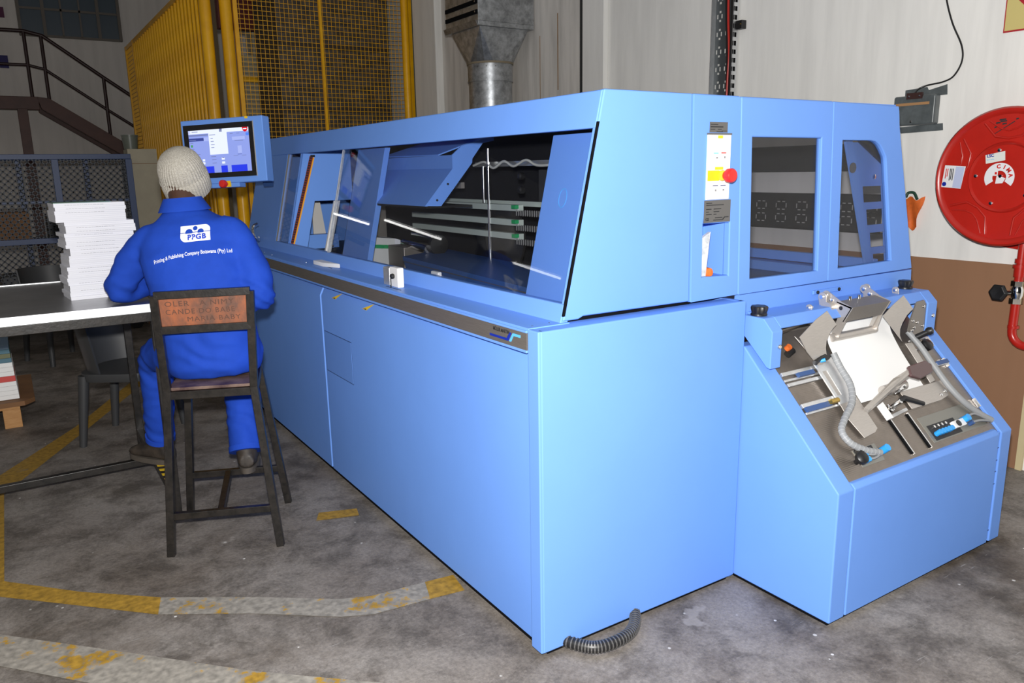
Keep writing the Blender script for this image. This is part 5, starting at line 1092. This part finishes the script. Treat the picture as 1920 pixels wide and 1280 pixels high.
# ------------------------------------------------------------------ blue mesh trolley
tl = root('mesh_trolley', (-1.1, 7.5, 0), 'dark blue mesh sided cage trolley at the back left', 'trolley')
TX0, TX1, TY, TZ1 = -2.3, -0.13, 7.2, 1.835
def tb3(a, b, name='frame_bar'): return B(a, b).build(name, TROL, tl, bevel=0.003)
tb3((TX0, TY-0.025, TZ1-0.05), (TX1, TY+0.025, TZ1)); tb3((TX0, TY-0.025, 0.965), (TX1, TY+0.025, 1.02)); tb3((TX0, TY-0.02, 0.25), (TX1, TY+0.02, 0.30))
for x in (-1.78, -0.82, -0.155): tb3((x-0.03, TY-0.024, 0.16), (x+0.03, TY+0.024, TZ1-0.05), 'upright')
for x in (-1.12, -0.50): tb3((x-0.025, TY+0.60, 0.16), (x+0.025, TY+0.65, TZ1-0.05), 'upright')
tb3((TX0, TY+0.6, TZ1-0.05), (TX1, TY+0.65, TZ1)); tb3((TX1-0.05, TY+0.02, TZ1-0.05), (TX1, TY+0.63, TZ1)); tb3((TX1-0.04, TY+0.02, 0.965), (TX1, TY+0.63, 1.02))
tb3((TX0, TY-0.01, 1.36), (TX1, TY+0.01, 1.385), 'shelf_edge')
B((TX0, TY, 0.26), (TX1, TY+0.63, 0.30)).build('base_shelf', TROL, tl)
B((TX0, TY+0.02, 0.98), (TX1, TY+0.60, 1.0)).build('middle_shelf', TROL, tl)
ms = MB(); d = 0.060
def diamond(x0, x1, z0, z1, y):
    k = int((x1-x0+z1-z0)/d)+2
    for i in range(k):
        for sgn in (1, -1):
            c0 = x0-(z1-z0)*0.5*0 + i*d - (z1-z0)
            # line x = c + sgn*(z-z0)*0.9
            pts = []
            if sgn == 1: xa, xb = c0, c0+(z1-z0)
            else: xa, xb = c0+(z1-z0), c0
            za, zb_ = z0, z1
            # clip in x
            def cut(xa, za, xb, zb_):
                for lim, side in ((x0, 1), (x1, -1)):
                    fa, fb = (xa-lim)*side, (xb-lim)*side
                    if fa < 0 and fb < 0: return None
                    if fa < 0: t = fa/(fa-fb); xa, za = xa+(xb-xa)*t, za+(zb_-za)*t
                    elif fb < 0: t = fa/(fa-fb); xb, zb_ = xa+(xb-xa)*t, za+(zb_-za)*t
                return xa, za, xb, zb_
            c = cut(xa, za, xb, zb_)
            if c and abs(c[0]-c[2]) > 0.01: ms.bar((c[0], y, c[1]), (c[2], y, c[3]), 0.006, 0.011)
diamond(-1.75, -0.16, 1.02, TZ1-0.05, TY-0.012); diamond(-1.75, -0.16, 0.30, 0.965, TY-0.012)
ms.build('expanded_mesh', TROLW, tl, kind='stuff')
m2 = MB()
for i in range(16): m2.bar((TX1-0.02, TY+0.03+i*0.038, 0.3), (TX1-0.02, TY+0.03+i*0.038, 1.8), 0.006)
for i in range(38): m2.bar((TX1-0.02, TY+0.02, 0.32+i*0.04), (TX1-0.02, TY+0.62, 0.32+i*0.04), 0.006)
m2.build('side_mesh', TROLW, tl, kind='stuff')
for x in (-1.7, -0.25):
    MB().cyl((x, TY+0.06, 0.07), (x, TY+0.10, 0.07), 0.07, 18).build('castor', BLACK, tl, smooth=True)
    MB().cyl((x, TY+0.52, 0.07), (x, TY+0.56, 0.07), 0.07, 18).build('castor', BLACK, tl, smooth=True)
    for y in (0.08, 0.54): MB().bar((x, TY+y, 0.07), (x, TY+y, 0.27), 0.05).build('castor_fork', GREYPLATE, tl)
for x, w_, z, h, m in ((-1.6, 0.5, 1.0, 0.28, CARD), (-0.95, 0.4, 1.0, 0.22, mat('grey_parcel', (0.10, 0.10, 0.10), 0.7)), (-1.4, 0.6, 0.30, 0.35, MATS['grey_parcel'])):
    B((x, TY+0.1, z), (x+w_, TY+0.5, z+h)).build('parcel', m, label={-1.6: 'brown carton behind the mesh on the middle shelf of the trolley', -0.95: 'small grey parcel behind the mesh on the trolley shelf', -1.4: 'long grey parcel low behind the trolley mesh'}[x], cat='parcel', bevel=0.004)
# cream carton with a bucket on it, brown board behind
cx_ = root('tall_carton', (0.03, 7.65, 0), 'tall cream cardboard carton beside the blue trolley', 'carton')
B((-0.115, 7.5, 0), (0.175, 7.8, 1.895)).build('carton_body', CREAM, cx_, bevel=0.004)
B((-0.112, 7.497, 1.74), (0.172, 7.5, 1.745)).build('carton_fold', CARD, cx_)
MB().bar((-0.10, 7.44, 0.0), (-0.115, 7.46, 1.35), 0.028, 0.012).build('wooden_lath', CARD, label='thin brown lath leaning against the cream carton', cat='lath')
bk = root('plastic_bucket', (-0.06, 7.62, 1.895), 'grey green plastic bucket on top of the cream carton', 'bucket')
BKM = mat('grey_green_plastic', (0.13, 0.145, 0.12), 0.35)
MB().lathe((-0.06, 7.62, 1.896), (0, 0, 1), [(0.0, 0), (0.068, 0), (0.082, 0.135), (0.086, 0.137), (0.086, 0.148), (0.080, 0.148), (0.072, 0.05), (0, 0.04)], 28).build('bucket_shell', BKM, bk, smooth=True)
MB().tube(arc((-0.06, 7.62, 2.035), (1, 0, 0), (0, -0.8, -0.3), 0.084, 0.05, math.pi-0.05, 12), 0.003, 6).build('bucket_handle', STEEL, bk)

# ------------------------------------------------------------------ yellow safety fence
sf = root('safety_fence', (2.0, 6.9, 0), 'tall yellow safety fence of bars and wire mesh', 'fence')
FY, FX = 6.9, 0.86
for x, y, r in ((0.69, 6.92, 0.060), (0.885, 6.88, 0.060)):
    MB().cyl((x, y, 0), (x, y, 4.2), r, 24).build('round_post', YELLOW, sf, smooth=True)
B((0.755, 6.95, 0), (0.80, 6.99, 4.2)).build('post_gap', mat('dark_brown_gap', (0.08, 0.06, 0.03), 0.8), sf)  # dark brown strip in the gap between the round posts
for x in (0.985, 2.985): B((x-0.022, FY-0.02, 0.0), (x+0.022, FY+0.02, 4.2)).build('mesh_frame', YELLOW, sf, bevel=0.003)
B((1.885, FY-0.018, 0.0), (1.915, FY+0.018, 4.2)).build('mesh_frame', YELLOW, sf, bevel=0.003)
MB().cyl((2.905, 6.86, 0), (2.905, 6.86, 4.2), 0.045, 20).build('round_post', YELLOW, sf, smooth=True)
wm = MB(); x = 1.03
while x < 2.97: wm.bar((x, FY+0.004, 0.3), (x, FY+0.004, 4.1), 0.0042); x += 0.0475
z = 0.3
while z < 4.1: wm.bar((1.0, FY, z), (2.98, FY, z), 0.0042); z += 0.0475
wm.build('wire_mesh', YELLOW, sf, kind='stuff')
# barred side going back
B((0.66, 7.0, 3.56), (0.70, 12.4, 3.62)).build('top_rail', YELLOW, sf, bevel=0.004)
B((0.66, 7.0, 0.15), (0.70, 12.4, 0.21)).build('bottom_rail', YELLOW, sf, bevel=0.004)
bme = None; y = 7.06
while y < 11.6:
    if bme is None:
        b0 = MB().tube([(0.68, y, 0.18), (0.68, y, 3.60)], 0.019, 10).build('bar', YELLOW, sf, smooth=True); bme = b0.data; y00 = y
    else:
        c = bpy.data.objects.new('bar', bme); COL.objects.link(c); c.parent = sf; c.location = (0, y-y00, 0)
    y += 0.18
B((0.655, 11.6, 0), (0.705, 11.66, 3.62)).build('end_post', YELLOW, sf, bevel=0.004)
B((0.655, 12.36, 0), (0.705, 12.42, 3.62)).build('end_post', YELLOW, sf, bevel=0.004)
gm = MB(); z = 0.25
while z < 3.55: gm.bar((0.68, 11.66, z), (0.68, 12.36, z), 0.012); z += 0.06
y = 11.70
while y < 12.36: gm.bar((0.68, y, 0.2), (0.68, y, 3.56), 0.012); y += 0.06
gm.build('end_mesh', YELLOW, sf, kind='stuff')
B((WX-0.055, 6.80, 0), (WX-0.015, 6.84, 5.0)).build('teal_conduit', TEAL, label='thin teal conduit running up beside the yellow fence', cat='conduit', bevel=0.004)
# things behind the fence
pr = root('dark_press', (2.2, 7.65, 0), 'large dark press machine standing behind the wire mesh', 'machine')
B((1.50, 7.2, 0), (2.85, 8.1, 4.4)).build('press_body', mat('mottled_dark_sheet', (0.030, 0.024, 0.019), 0.6, col2=(0.12, 0.10, 0.082), vscale=7, stretch=(1, 1, 2.2)), pr, bevel=0.01)
for z in (1.6, 2.3, 3.0, 3.7): B((1.52, 7.185, z), (2.83, 7.2, z+0.05)).build('press_rib', mat('dark_rib', (0.04, 0.03, 0.025), 0.6), pr)
B((1.60, 8.55, 0), (1.78, 8.75, 3.35)).build('cream_column', mat('cream_paint', (0.36, 0.33, 0.26), 0.7, var=0.08), label='pale column standing behind the wire mesh', cat='column')
B((1.42, 8.40, 0), (1.62, 8.46, 3.05)).build('sheet_stack', mat('pale_sheet', (0.38, 0.34, 0.24), 0.7), label='pale sheet leaning upright behind the wire mesh', cat='sheet')
yf_ = root('yellow_guard', (1.55, 8.3, 0), 'small yellow guard frame behind the wire mesh', 'guard')
B((1.60, 8.28, 0), (1.66, 8.32, 2.78)).build('guard_post', YELLOW, yf_); B((1.34, 8.28, 2.72), (1.66, 8.32, 2.78)).build('guard_rail', YELLOW, yf_); B((1.34, 8.28, 0), (1.38, 8.32, 2.78)).build('guard_post', YELLOW, yf_)
B((1.20, 8.5, 3.36), (1.84, 8.62, 4.2)).build('red_panel', mat('dark_red_panel', (0.12, 0.018, 0.014), 0.5), label='dark red panel above the pale column behind the mesh', cat='panel')

# ------------------------------------------------------------------ staircase at the back
SY = 13.0; KS = (SY+1.90065)/(10.5+1.90065)
sc_ = root('steel_staircase', (-0.5, SY, 0), 'dark red steel staircase with pipe handrails at the back', 'staircase')
sp = lambda x, z, y=0.0: V((-1.32289+(x+1.32289)*KS, SY+y, 1.6+(z-1.6)*KS))
def sprism(pts, y, d, name, m): return MB().prism([sp(x, z, y) for x, z in pts], (0, d, 0)).build(name, m, sc_, bevel=0.006)
sprism([(-2.5, 2.49), (-0.72, 2.49), (-0.72, 2.655), (-2.5, 2.655)], -0.06, 0.12, 'landing_beam', RUST)
for y in (-0.06, 0.74): sprism([(-0.74, 2.655), (-0.60, 2.64), (0.75, 1.74), (0.66, 1.60), (-0.70, 2.50)], y, 0.12, 'stringer', RUST)
MB().prism([sp(-2.5, 2.62), sp(-0.72, 2.62), sp(-0.72, 2.62, 0.8), sp(-2.5, 2.62, 0.8)], (0, 0, 0.03)).build('landing_plate', RUST, sc_)
for i in range(9):
    q = sp(-0.62+i*0.15, 2.52-i*0.10, 0.06); B(q-V((0, 0, 0.03)), q+V((0.26, 0.68, 0))).build('tread', RUST, sc_)
q = sp(-0.92, 2.5); B((q.x-0.07, SY-0.07, 0), (q.x+0.07, SY+0.07, q.z)).build('support_post', RUST, sc_, bevel=0.006)
for (x, zb_, zt_) in ((-0.785, 2.60, 3.475), (-0.595, 2.60, 3.43), (0.085, 2.12, 2.945)): MB().cyl(sp(x, zb_), sp(x, zt_), 0.027, 12).build('baluster', TUBEB, sc_, smooth=True)
MB().tube([sp(*p) for p in ((-2.5, 3.46), (-0.785, 3.475), (-0.58, 3.43), (0.085, 2.94), (0.70, 2.50))], 0.028, 12).build('handrail', TUBEB, sc_, smooth=True)
MB().tube([sp(*p) for p in ((-2.5, 3.05), (-0.79, 3.055), (-0.60, 3.01), (0.08, 2.52), (0.70, 2.09))], 0.022, 12).build('middle_rail', TUBEB, sc_, smooth=True)

# ------------------------------------------------------------------ the seated worker
PO = V((-0.605, 1.690, 0)); PU, PF = V((0.90, -0.436, 0)).normalized(), V((0.436, 0.90, 0)).normalized()
def W(r, f_, z): return PO+PU*r+PF*f_+V((0, 0, z))
pn = root('person', W(0, 0, 0.73), 'seated worker in royal blue overalls and knitted beanie seen from behind', 'person')
def ring(c, ax, ay, ra, rb, n=28, p=2.3):
    out = []
    for i in range(n):
        a = 2*math.pi*i/n; ca, sa = math.cos(a), math.sin(a)
        out.append(c+ax*(ra*math.copysign(abs(ca)**(2/p), ca))+ay*(rb*math.copysign(abs(sa)**(2/p), sa)))
    return out
def limb(pts, rad, n=16):
    """tapered tube through joints, resampled smoothly"""
    P_ = smoothpath(pts, 5); m_ = len(P_); rs = []
    for i in range(m_):
        t = i/(m_-1)*(len(rad)-1); k = min(int(t), len(rad)-2); rs.append(rad[k]+(rad[k+1]-rad[k])*(t-k))
    return MB().tube(P_, rs, n)
def remeshed(mbs, vox, smooth_it, name):
    allm = MB()
    for m_ in mbs: allm.add(m_.v, m_.f)
    me = bpy.data.meshes.new(name); me.from_pydata([tuple(p) for p in allm.v], [], allm.f)
    bm = bmesh.new(); bm.from_mesh(me); bmesh.ops.recalc_face_normals(bm, faces=bm.faces); bm.to_mesh(me); bm.free()
    t = bpy.data.objects.new(name, me)
    rm_ = t.modifiers.new('r', 'REMESH'); rm_.mode = 'VOXEL'; rm_.voxel_size = vox
    s_m = t.modifiers.new('s', 'SMOOTH'); s_m.factor = 0.5; s_m.iterations = smooth_it
    out = evaluated_mesh(t); bpy.data.objects.remove(t)
    return out
torso_r = [(0.0, 0.03, 0.735, 0.190, 0.150), (0.0, 0.01, 0.78, 0.205, 0.165), (-0.003, -0.005, 0.86, 0.200, 0.160), (-0.008, -0.015, 0.95, 0.198, 0.150), (-0.015, -0.015, 1.05, 0.208, 0.148),
           (-0.03, 0.0, 1.16, 0.218, 0.148), (-0.045, 0.025, 1.27, 0.225, 0.142), (-0.058, 0.045, 1.345, 0.215, 0.125), (-0.068, 0.062, 1.395, 0.175, 0.105), (-0.080, 0.085, 1.432, 0.112, 0.088), (-0.090, 0.105, 1.462, 0.082, 0.080), (-0.095, 0.115, 1.485, 0.080, 0.080)]
rings = []
for r, f_, z, hw, hd in torso_r:
    tilt = V((0, 0, 0.10 if 1.1 < z < 1.42 else 0.03))
    rings.append(ring(W(r, f_, z), (PU+tilt).normalized(), PF, hw, hd))
torso = MB().loft(rings)
shL, shR = W(-0.232, 0.055, 1.325), W(0.118, 0.03, 1.352)
elL, elR = W(-0.410, 0.115, 1.105), W(0.226, -0.035, 1.085)
hdL, hdR = W(-0.325, 0.335, 1.105), W(0.13, 0.21, 1.06)
armL = limb([shL+V((0.03, 0, 0.0)), shL, lerp(shL, elL, 0.5)+V((-0.012, 0, 0.008)), elL, lerp(elL, hdL, 0.35), lerp(elL, hdL, 0.82)], [0.070, 0.072, 0.072, 0.062, 0.060, 0.050])
armR = limb([shR-PU*0.03, shR, lerp(shR, elR, 0.5)+PU*0.02, elR, lerp(elR, hdR, 0.4), lerp(elR, hdR, 0.82)], [0.070, 0.072, 0.074, 0.066, 0.062, 0.050])
hipL, hipR = W(-0.095, 0.02, 0.82), W(0.10, 0.02, 0.82)
knL, knR = W(-0.365, 0.350, 0.735), W(0.015, 0.42, 0.700)
anL, anR = W(-0.448, 0.520, 0.275), W(0.055, 0.205, 0.290)
legL = limb([hipL, lerp(hipL, knL, 0.55), knL, lerp(knL, anL, 0.5), anL], [0.115, 0.100, 0.082, 0.074, 0.070])
legR = limb([hipR, lerp(hipR, knR, 0.55), knR, lerp(knR, anR, 0.5), anR], [0.115, 0.100, 0.088, 0.085, 0.082])
cov = remeshed([torso, armL, armR, legL, legR], 0.011, 10, 'coverall')
# folds: displaced along the normals
nrm = [v.normal.copy() for v in cov.vertices]
for vi_, v in enumerate(cov.vertices):
    p = v.co; d1 = noise.noise(V((p.x*5, p.y*5, p.z*9)))*0.006+0.007*(0.28-abs(noise.noise(V((p.x*9+p.z*4, p.y*9, p.z*11-p.x*5)))))
    wr_e = 0.0
    for c, rad, amp, fr in ((elL, 0.16, 0.007, 95), (elR, 0.16, 0.007, 90), (knL, 0.20, 0.006, 80), (knR, 0.18, 0.006, 80), (W(-0.02, -0.1, 0.93), 0.24, 0.0065, 62), (lerp(knR, anR, 0.75), 0.2, 0.006, 75), (lerp(knL, anL, 0.75), 0.2, 0.006, 75), (lerp(shR, elR, 0.45), 0.15, 0.005, 70), (lerp(shL, elL, 0.45), 0.15, 0.005, 70)):
        dd = (p-c).length
        if dd < rad: wr_e += amp*(1-dd/rad)*math.sin(fr*(p.z+0.35*p.x)+7*noise.noise(p*6.0))
    v.co = p+nrm[vi_]*(d1+wr_e)
cov_bvh = BVHTree.FromPolygons([v.co.copy() for v in cov.vertices], [tuple(pp.vertices) for pp in cov.polygons])
off = rloc(pn)
for v in cov.vertices: v.co -= off
cov.polygons.foreach_set('use_smooth', [True]*len(cov.polygons))
cvo = link('overalls', cov, COVER, pn)
# collar: folded band round the neck
cl0, cl1 = W(-0.090, 0.105, 1.450), W(-0.100, 0.124, 1.508)
cax = PU+V((0, 0, 0.06)); 
colr = MB().loft([ring(cl0, cax, PF, 0.110, 0.098, 36), ring(lerp(cl0, cl1, 0.55), cax, PF, 0.092, 0.090, 36), ring(cl1, cax, PF, 0.078, 0.078, 36), ring(cl1-V((0, 0, 0.004)), cax, PF, 0.070, 0.070, 36), ring(lerp(cl0, cl1, 0.4), cax, PF, 0.072, 0.072, 36)], caps=False)
colr.build('collar', COVER, cvo, smooth=True)
# trouser and sleeve hems
for p, q, r in ((lerp(knL, anL, 0.97), anL+(anL-knL).normalized()*0.012, 0.073), (lerp(knR, anR, 0.97), anR+(anR-knR).normalized()*0.012, 0.085)):
    MB().tube([p, q], r, 24).build('trouser_hem', COVER, cvo, smooth=True)
# print on the back
def project(me, o, xd, yd, lift, fwd):
    for v in me.vertices:
        p = V(o)+xd*v.co.x+yd*v.co.y
        hit = cov_bvh.ray_cast(p-fwd*0.5, fwd)
        v.co = (hit[0]-fwd*lift if hit[0] else p)-off
bx_ = (PU*1.0+V((0, 0, 0.085))).normalized(); by_ = V((-bx_.z*PU.x, -bx_.z*PU.y, 1)).normalized()
FWD = (PF+V((0, 0, -0.10))).normalized()
LC = W(-0.010, -0.1, 1.366)           # logo centre
def grid_shape(wd, ht, nx, ny, inside):
    b = MB(); idx = {}
    def vid(i, k):
        if (i, k) not in idx: idx[(i, k)] = len(b.v); b.v.append(V(((i/nx-0.5)*wd, (k/ny-0.5)*ht, 0)))
        return idx[(i, k)]
    for i in range(nx):
        for k in range(ny):
            u, v = ((i+0.5)/nx-0.5)*wd, ((k+0.5)/ny-0.5)*ht
            if inside(u, v): b.f.append((vid(i, k), vid(i+1, k), vid(i+1, k+1), vid(i, k+1)))
    me = bpy.data.meshes.new('print'); me.from_pydata([tuple(p) for p in b.v], [], b.f); return me
LW, LH = 0.120, 0.070
def logo_in(u, v):
    # rounded top-right and bottom-left corners
    rc = 0.022
    if u > LW/2-rc and v > LH/2-rc and (u-(LW/2-rc))**2+(v-(LH/2-rc))**2 > rc*rc: return False
    if u < -LW/2+rc and v < -LH/2+rc and (u+(LW/2-rc))**2+(v+(LH/2-rc))**2 > rc*rc: return False
    if abs(v-0.0045) < 0.0013: return False
    if v > 0:
        if (u-0.000)**2+(v-0.0215)**2 < 0.0095**2: return False
        if (u+0.025)**2+(v-0.0055)**2 < 0.0150**2: return False
        if (u-0.022)**2+(v-0.0055)**2 < 0.0125**2: return False
    return True
lme = grid_shape(LW, LH, 132, 77, logo_in); project(lme, LC, bx_, by_, 0.0015, FWD); link('logo_print', lme, PRINT_W, cvo)
tme = text_mesh('PPGB', 0.030, 0.0014, 0.0, 'CENTER', 1.12); project(tme, LC+bx_*0.006-by_*0.0165, bx_, by_, 0.0025, FWD)
link('logo_lettering', tme, mat('royal_blue_print', (0.013, 0.052, 0.50), 0.8), cvo)
tme = text_mesh('Printing & Publishing Company Botswana (Pty) Ltd', 0.0225, 0.00025, 0.0, 'CENTER', 1.0)
xs2 = [v.co.x for v in tme.vertices]; kx = 0.318/(max(xs2)-min(xs2))
for v in tme.vertices: v.co.x *= kx; v.co.y += -0.55*v.co.x**2
project(tme, W(-0.024, -0.1, 1.280), (bx_+V((0, 0, 0.045))).normalized(), by_, 0.0015, FWD); link('back_lettering', tme, PRINT_W, cvo)
# head, neck and hands
HC = W(-0.113, 0.188, 1.584); look = (PF+V((0, 0, -0.10))-PU*0.05).normalized(); hr_ = look.cross(V((0, 0, 1))).normalized(); hu = hr_.cross(look).normalized()
def H(r, f_, u): return HC+hr_*r+look*f_+hu*u
hd_rings = []
for u, f_, ra, rb in ((-0.125, 0.055, 0.030, 0.035), (-0.11, 0.045, 0.048, 0.055), (-0.075, 0.022, 0.064, 0.082), (-0.03, 0.005, 0.073, 0.094), (0.02, -0.002, 0.075, 0.094), (0.06, -0.016, 0.070, 0.080), (0.085, -0.026, 0.050, 0.058), (0.097, -0.030, 0.022, 0.030)):
    hd_rings.append(ring(H(0, f_, u), hr_, look, ra, rb, 24, 2.1))
head = MB().loft(hd_rings)
neck = MB().tube([W(-0.088, 0.10, 1.43), lerp(W(-0.088, 0.10, 1.43), H(0, -0.02, -0.06), 0.5), H(0, -0.02, -0.05)], [0.062, 0.058, 0.058], 18)
nose = MB().loft([ring(H(0, 0.092, -0.005), hr_, hu, 0.008, 0.010, 10), ring(H(0, 0.105, -0.025), hr_, hu, 0.014, 0.012, 10), ring(H(0, 0.110, -0.038), hr_, hu, 0.018, 0.010, 10), ring(H(0, 0.085, -0.045), hr_, hu, 0.016, 0.008, 10)])
mouth = MB().loft([ring(H(0, 0.070, -0.072), hr_, hu, 0.024, 0.010, 12), ring(H(0, 0.088, -0.072), hr_, hu, 0.020, 0.008, 12)])
ears = [MB().loft([ring(H(s*0.070, -0.005, -0.012), look, hu, 0.016, 0.028, 14), ring(H(s*0.084, -0.012, -0.010), look, hu, 0.018, 0.031, 14), ring(H(s*0.087, -0.014, -0.010), look, hu, 0.012, 0.024, 14)]) for s in (-1, 1)]
def hand(wrist, fdir, up, s):
    """palm, four unequal curled fingers and a thumb off the side of the palm; s = +1 when the thumb lies on the +side"""
    fdir = V(fdir).normalized(); up = V(up).normalized(); sd = fdir.cross(up).normalized(); up = sd.cross(fdir).normalized(); parts = []
    P2 = lambda a, b, c: wrist+fdir*a+sd*b+up*c
    parts.append(MB().loft([ring(P2(0.0, 0, 0), sd, up, 0.029, 0.020, 14), ring(P2(0.04, 0, 0.002), sd, up, 0.040, 0.018, 14), ring(P2(0.088, 0, 0.002), sd, up, 0.042, 0.014, 14), ring(P2(0.097, 0, 0), sd, up, 0.036, 0.010, 14)]))
    for b, L in ((-0.031*s, 0.058), (-0.011*s, 0.074), (0.010*s, 0.080), (0.030*s, 0.072)):
        parts.append(MB().tube([P2(0.080, b, 0), P2(0.092+L*0.34, b*1.05, -0.004), P2(0.092+L*0.66, b*1.05, -0.018), P2(0.092+L*0.84, b*1.02, -0.036)], [0.0098, 0.0092, 0.0085, 0.0070], 10))
    parts.append(MB().tube([P2(0.025, 0.030*s, 0), P2(0.055, 0.056*s, -0.006), P2(0.085, 0.064*s, -0.014), P2(0.105, 0.060*s, -0.024)], [0.014, 0.0118, 0.0105, 0.0085], 10))
    return parts
wl_ = lerp(elL, hdL, 0.86); wr2 = lerp(elR, hdR, 0.86)
fore = [limb([shL, elL, wl_], [0.045, 0.040, 0.028], 12), limb([shR, elR, wr2], [0.045, 0.040, 0.028], 12), MB().tube([shL, W(-0.07, 0.06, 1.36), shR], [0.045, 0.07, 0.045], 14), MB().tube([W(-0.06, 0.05, 1.30), W(-0.088, 0.10, 1.46)], [0.08, 0.055], 16)]
body = remeshed([head, neck, nose, mouth]+ears+fore+hand(wl_, hdL-elL, (0, 0, 1), 1)+hand(wr2, hdR-elR, (0, 0, 1), -1), 0.0045, 3, 'body')
for v in body.vertices: v.co -= off
body.polygons.foreach_set('use_smooth', [True]*len(body.polygons)); bdo = link('body', body, SKIN, pn)
EYE = mat('eye_white', (0.75, 0.73, 0.70), 0.2)
for s in (-1, 1):
    e = MB().lathe(H(s*0.032, 0.080, 0.0), look, [(0.0, -0.011), (0.0085, -0.007), (0.0100, 0.0), (0.0075, 0.007), (0.0, 0.0105)], 14).build('eye', EYE, bdo, smooth=True)
    MB().lathe(H(s*0.032, 0.0905, 0.0), look, [(0.0055, 0), (0.005, 0.0015), (0, 0.002)], 12).build('iris', INK, e)
    MB().tube(smoothpath([H(s*0.016, 0.096, 0.020), H(s*0.034, 0.092, 0.026), H(s*0.052, 0.078, 0.021)], 4), 0.004, 8).build('eyebrow', INK, bdo, smooth=True)
# beanie: ribbed crown and turned-up cuff
bu = (hu*1.0-look*0.78-hr_*0.15).normalized(); bf = (look-bu*look.dot(bu)).normalized(); br_ = bf.cross(bu)
BC = H(0.004, 0.004, 0.030)
def brings(prof, ribs, depth, n=216):
    out = []
    for h, ra, rb, cf_ in prof:
        row = []
        for i in range(n):
            a = 2*math.pi*i/n; k = 1+depth*math.cos(ribs*a)
            row.append(BC+bu*h+bf*(cf_+rb*k*math.sin(a))+br_*(ra*k*math.cos(a)))
        out.append(row)
    return out
crown = [(-0.070, 0.096, 0.110, 0), (-0.02, 0.099, 0.113, 0), (0.012, 0.099, 0.113, -0.0), (0.040, 0.095, 0.108, 0.002), (0.065, 0.086, 0.098, 0.005), (0.086, 0.069, 0.080, 0.008), (0.101, 0.046, 0.055, 0.01), (0.110, 0.022, 0.028, 0.01), (0.113, 0.004, 0.006, 0.01)]
bn_ = MB().loft(brings(crown, 46, 0.017)).build('beanie', KNIT, pn, smooth=True)
cuff = [(-0.089, 0.092, 0.105, 0), (-0.092, 0.098, 0.112, 0), (-0.084, 0.103, 0.118, 0), (-0.040, 0.105, 0.120, 0), (-0.010, 0.104, 0.118, 0), (-0.004, 0.100, 0.113, 0), (-0.008, 0.095, 0.108, 0)]
MB().loft(brings(cuff, 46, 0.016), caps=False).build('cuff', KNIT, bn_, smooth=True)
# boots
def boot(ankle, toe_dir, name='boot'):
    td = V(toe_dir).normalized(); up = V((0, 0, 1)); sd = td.cross(up).normalized(); up = sd.cross(td).normalized(); b = []
    Q = lambda f_, u, r=0: ankle+td*f_+up*u+sd*r
    shaft = MB().loft([ring(Q(-0.005, 0.06), sd, td, 0.052, 0.062, 20), ring(Q(-0.005, 0.0), sd, td, 0.050, 0.064, 20), ring(Q(0.0, -0.05), sd, td, 0.048, 0.072, 20), ring(Q(0.005, -0.075), sd, td, 0.046, 0.076, 20)])
    foot = MB().loft([ring(Q(-0.070, -0.055), sd, up, 0.034, 0.030, 18), ring(Q(-0.045, -0.050), sd, up, 0.043, 0.040, 18), ring(Q(0.03, -0.045), sd, up, 0.047, 0.046, 18), ring(Q(0.10, -0.058), sd, up, 0.052, 0.036, 18), ring(Q(0.165, -0.066), sd, up, 0.050, 0.028, 18), ring(Q(0.20, -0.072), sd, up, 0.034, 0.018, 18)])
    me = remeshed([shaft, foot], 0.006, 4, 'boot')
    for v in me.vertices: v.co -= off
    me.polygons.foreach_set('use_smooth', [True]*len(me.polygons)); o = link(name, me, BOOT, pn)
    n = 28; oc = []
    for i in range(n):
        a = 2*math.pi*i/n; f_ = 0.065+0.145*math.cos(a); wv = 0.052-0.010*math.cos(a-0.2)*(-1 if math.cos(a) < 0 else -0.2); oc.append((f_, wv*math.copysign(abs(math.sin(a))**0.7, math.sin(a))))
    MB().loft([[Q(f_, -0.112, r) for f_, r in oc], [Q(f_, -0.084, r*1.03) for f_, r in oc]]).build('sole', SOLE, o, smooth=True)
    for k in range(4):
        MB().tube([Q(0.045+0.022*k, -0.012-0.012*k, -0.020), Q(0.05+0.022*k, -0.004-0.012*k, 0.0), Q(0.045+0.022*k, -0.012-0.012*k, 0.020)], 0.0028, 6).build('lace', BLACK, o)
boot(anL+V((0.0, 0.0, -0.03)), (-0.42, 0.60, 0.03)); boot(anR+V((0.0, 0.01, 0.005)), (0.30, 0.95, -0.06))

bpy.data.scenes.remove(TMP)
